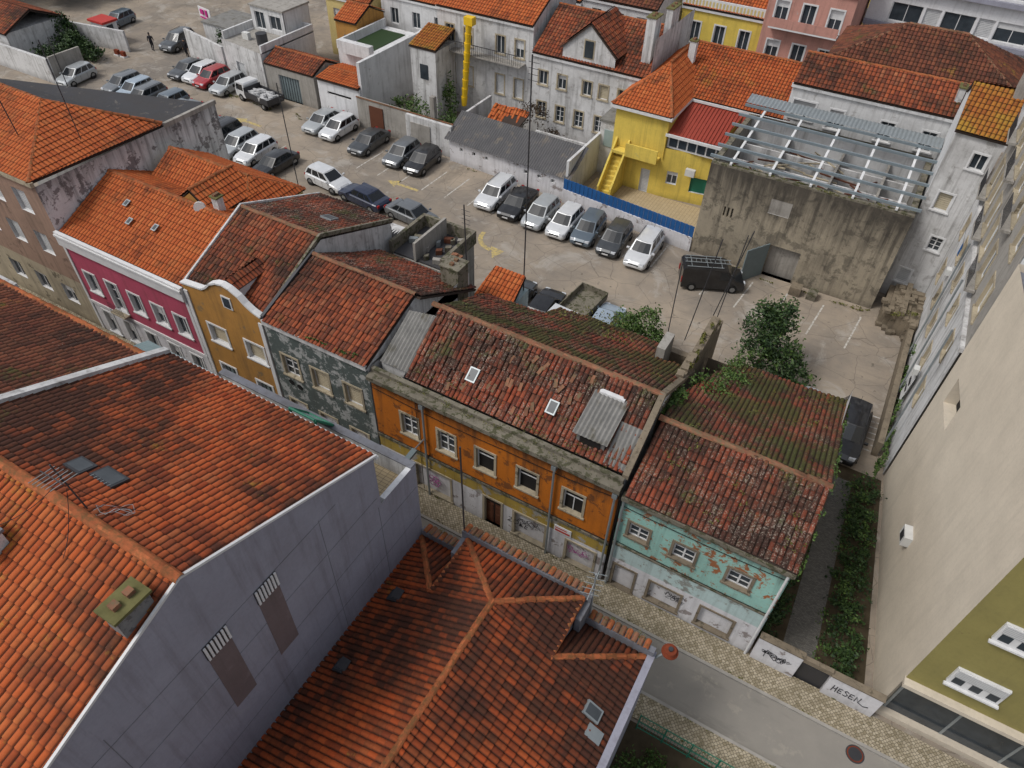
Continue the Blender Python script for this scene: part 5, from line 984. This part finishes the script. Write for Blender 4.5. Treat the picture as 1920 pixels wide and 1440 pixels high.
def truck(b,bed='metal',load='stone'):
    P=cp(WH);prof=[(1.0,.4),(2.3,.4),(2.35,.9),(2.15,1.65),(1.1,1.7),(1.0,1.6)];w=.8
    for i in range(len(prof)):
        p,q=prof[i],prof[(i+1)%len(prof)];b.face('cab',[(p[0],-w,p[1]),(q[0],-w,q[1]),(q[0],w,q[1]),(p[0],w,p[1])][::-1],M['cgl'] if i==2 else P)
    for s in (-1,1):
        pts=[(x,s*w,z) for x,z in prof];b.face('cab',pts if s<0 else pts[::-1],P);b.face('side_glass',[(1.2,s*.805,1.0),(2.15,s*.805,1.0),(2.05,s*.805,1.55),(1.2,s*.805,1.55)],M['cgl'])
        for x in (-1.4,1.65): b.cyl('wheels',(x,s*.55,.33),(x,s*.82,.33),.33,M['black'],16);b.cyl('rims',(x,s*.7,.33),(x,s*.83,.33),.17,M['rim'],10)
        b.box('bed_side',-2.3,.9,s*.9-.03,s*.9+.03,.75,1.15,M[bed]);b.obox('mirrors',(2.2,s*.95,1.3),(.03,0,0),(0,.1,0),(0,0,.12),M['black'])
    b.box('chassis',-2.2,1.0,-.4,.4,.4,.6,M['black']);b.box('bed_floor',-2.3,.9,-.9,.9,.62,.72,M[bed]);b.box('bed_tail',-2.33,-2.27,-.9,.9,.75,1.15,M[bed]);b.box('bed_head',.87,.93,-.9,.9,.75,1.4,M[bed])
    if load:
        for i in range(70): x=random.uniform(-2.1,.7);y=random.uniform(-.75,.75);r=random.uniform(.08,.18);b.obox('rubble_load',(x,y,.85+.25*(1-abs(y))),(r,r*.3,0),(-r*.3,r,.05),(0,.03,r),M[load])
    b.box('headlights',2.3,2.36,-.7,-.45,.55,.7,M['lens']);b.box('headlights',2.3,2.36,.45,.7,.55,.7,M['lens'])
place('flatbed_truck',-50.6,44.2,172,lambda b:truck(b,'mdark','shut'))
place('pickup_truck',-12.9,31.6,-95,lambda b:truck(b,'moulded',None))
# ---------------------------------------------------------------- people
def person(name,x,y,deg,cl,st):
    b=B(name,(x,y,0));J={'pel':(0,0,.86),'che':(0,.0,1.2),'nek':(0,.01,1.42),'hed':(0,.02,1.55),'top':(0,.02,1.68),'lk':(-.1,st*.18,.45),'lf':(-.1,st*.05-.08,.05),'lt':(-.1,st*.05+.1,.03),'rk':(.1,-st*.02,.45),'rf':(.1,-st*.3,.06),'rt':(.1,-st*.3+.16,.03),'lh':(-.09,0,.82),'rh':(.09,0,.82),'ls':(-.19,0,1.36),'le':(-.25,-.06,1.08),'lw':(-.26,.06,.85),'rs':(.19,0,1.36),'re':(.25,.04,1.08),'rw':(.24,.16,.88)}
    Ed=[('pel','che'),('che','nek'),('nek','hed'),('hed','top'),('pel','lh'),('lh','lk'),('lk','lf'),('lf','lt'),('pel','rh'),('rh','rk'),('rk','rf'),('rf','rt'),('che','ls'),('ls','le'),('le','lw'),('che','rs'),('rs','re'),('re','rw')]
    R={'pel':.14,'che':.16,'nek':.06,'hed':.1,'top':.08,'lk':.065,'rk':.065,'lf':.045,'rf':.045,'lt':.04,'rt':.04,'lh':.1,'rh':.1,'ls':.07,'rs':.07,'le':.05,'re':.05,'lw':.035,'rw':.035}
    ks=list(J);me=bpy.data.meshes.new('body');me.from_pydata([J[k] for k in ks],[(ks.index(a),ks.index(c)) for a,c in Ed],[])
    o=bpy.data.objects.new('body',me);COL.objects.link(o);o.modifiers.new('s','SKIN');sv=me.skin_vertices[0].data if me.skin_vertices else None
    if sv:
        for i,k_ in enumerate(ks): sv[i].radius=(R[k_],R[k_])
        sv[0].use_root=True
    o.modifiers.new('u','SUBSURF').levels=1;me.materials.append(M[cl]);o.parent=b.e
    b2=B('tmp');b2.cyl('head',(0,.02,1.5),(0,.03,1.6),.085,M['skin'],10,.095);b2.cyl('head_hair',(0,.01,1.6),(0,.0,1.71),.1,M['ink'],10,.05);b2.cyl('nose',(0,.1,1.57),(0,.13,1.555),.015,M['skin'],5)
    for sx in (-.26,.24):
        b2.cyl('hands',(sx,.08,.84),(sx,.1,.78),.03,M['skin'],6,.025)
        for q in range(4): b2.cyl('fingers',(sx-.02+q*.013,.1,.785),(sx-.02+q*.013,.11,.72+.01*abs(q-1)),.007,M['skin'],5)
        b2.cyl('fingers',(sx,.12,.81),(sx,.145,.77),.008,M['skin'],5)
    b2.done()
    for c_ in list(b2.e.children): c_.parent=b.e;c_.matrix_parent_inverse=Matrix()
    bpy.data.objects.remove(b2.e);b.e.rotation_euler=(0,0,math.radians(deg))
person('pedestrian',-68.5,47.6,40,'cloth',1.0);person('pedestrian',-64.4,48.3,200,'cloth',.4)
# ---------------------------------------------------------------- camera, light
cd=bpy.data.cameras.new('camera');cd.sensor_width=36;cd.lens=25.125;cd.clip_end=2000;cd.clip_start=.1
co=bpy.data.objects.new('camera',cd);COL.objects.link(co)
cx=Vector((.8667,.4980,.0263));cz=Vector((.3376,-.6248,.7042));cy=cz.cross(cx).normalized();cz=cx.cross(cy).normalized();cx.normalize()
mw=Matrix((cx,cy,cz)).transposed().to_4x4();mw.translation=(0,0,28);co.matrix_world=mw;SC.camera=co
w=bpy.data.worlds.new('World');SC.world=w;w.use_nodes=True;nt=w.node_tree;bg=nt.nodes['Background']
SR=225
sk=nt.nodes.new('ShaderNodeTexSky');sk.sky_type='NISHITA';sk.sun_disc=False;sk.sun_elevation=math.radians(54);sk.sun_rotation=math.radians(SR);sk.dust_density=3
hs=nt.nodes.new('ShaderNodeHueSaturation');hs.inputs['Saturation'].default_value=.35;nt.links.new(sk.outputs[0],hs.inputs['Color']);nt.links.new(hs.outputs[0],bg.inputs[0]);bg.inputs[1].default_value=.15
sl=bpy.data.lights.new('sun','SUN');sl.energy=1.5;sl.angle=math.radians(14);sl.color=(1,.97,.92);so=bpy.data.objects.new('sun',sl);COL.objects.link(so)
e,r=math.radians(54),math.radians(SR);d=Vector((math.sin(r)*math.cos(e),math.cos(r)*math.cos(e),math.sin(e)));so.rotation_euler=d.to_track_quat('Z','Y').to_euler()
SC.view_settings.view_transform='Standard'
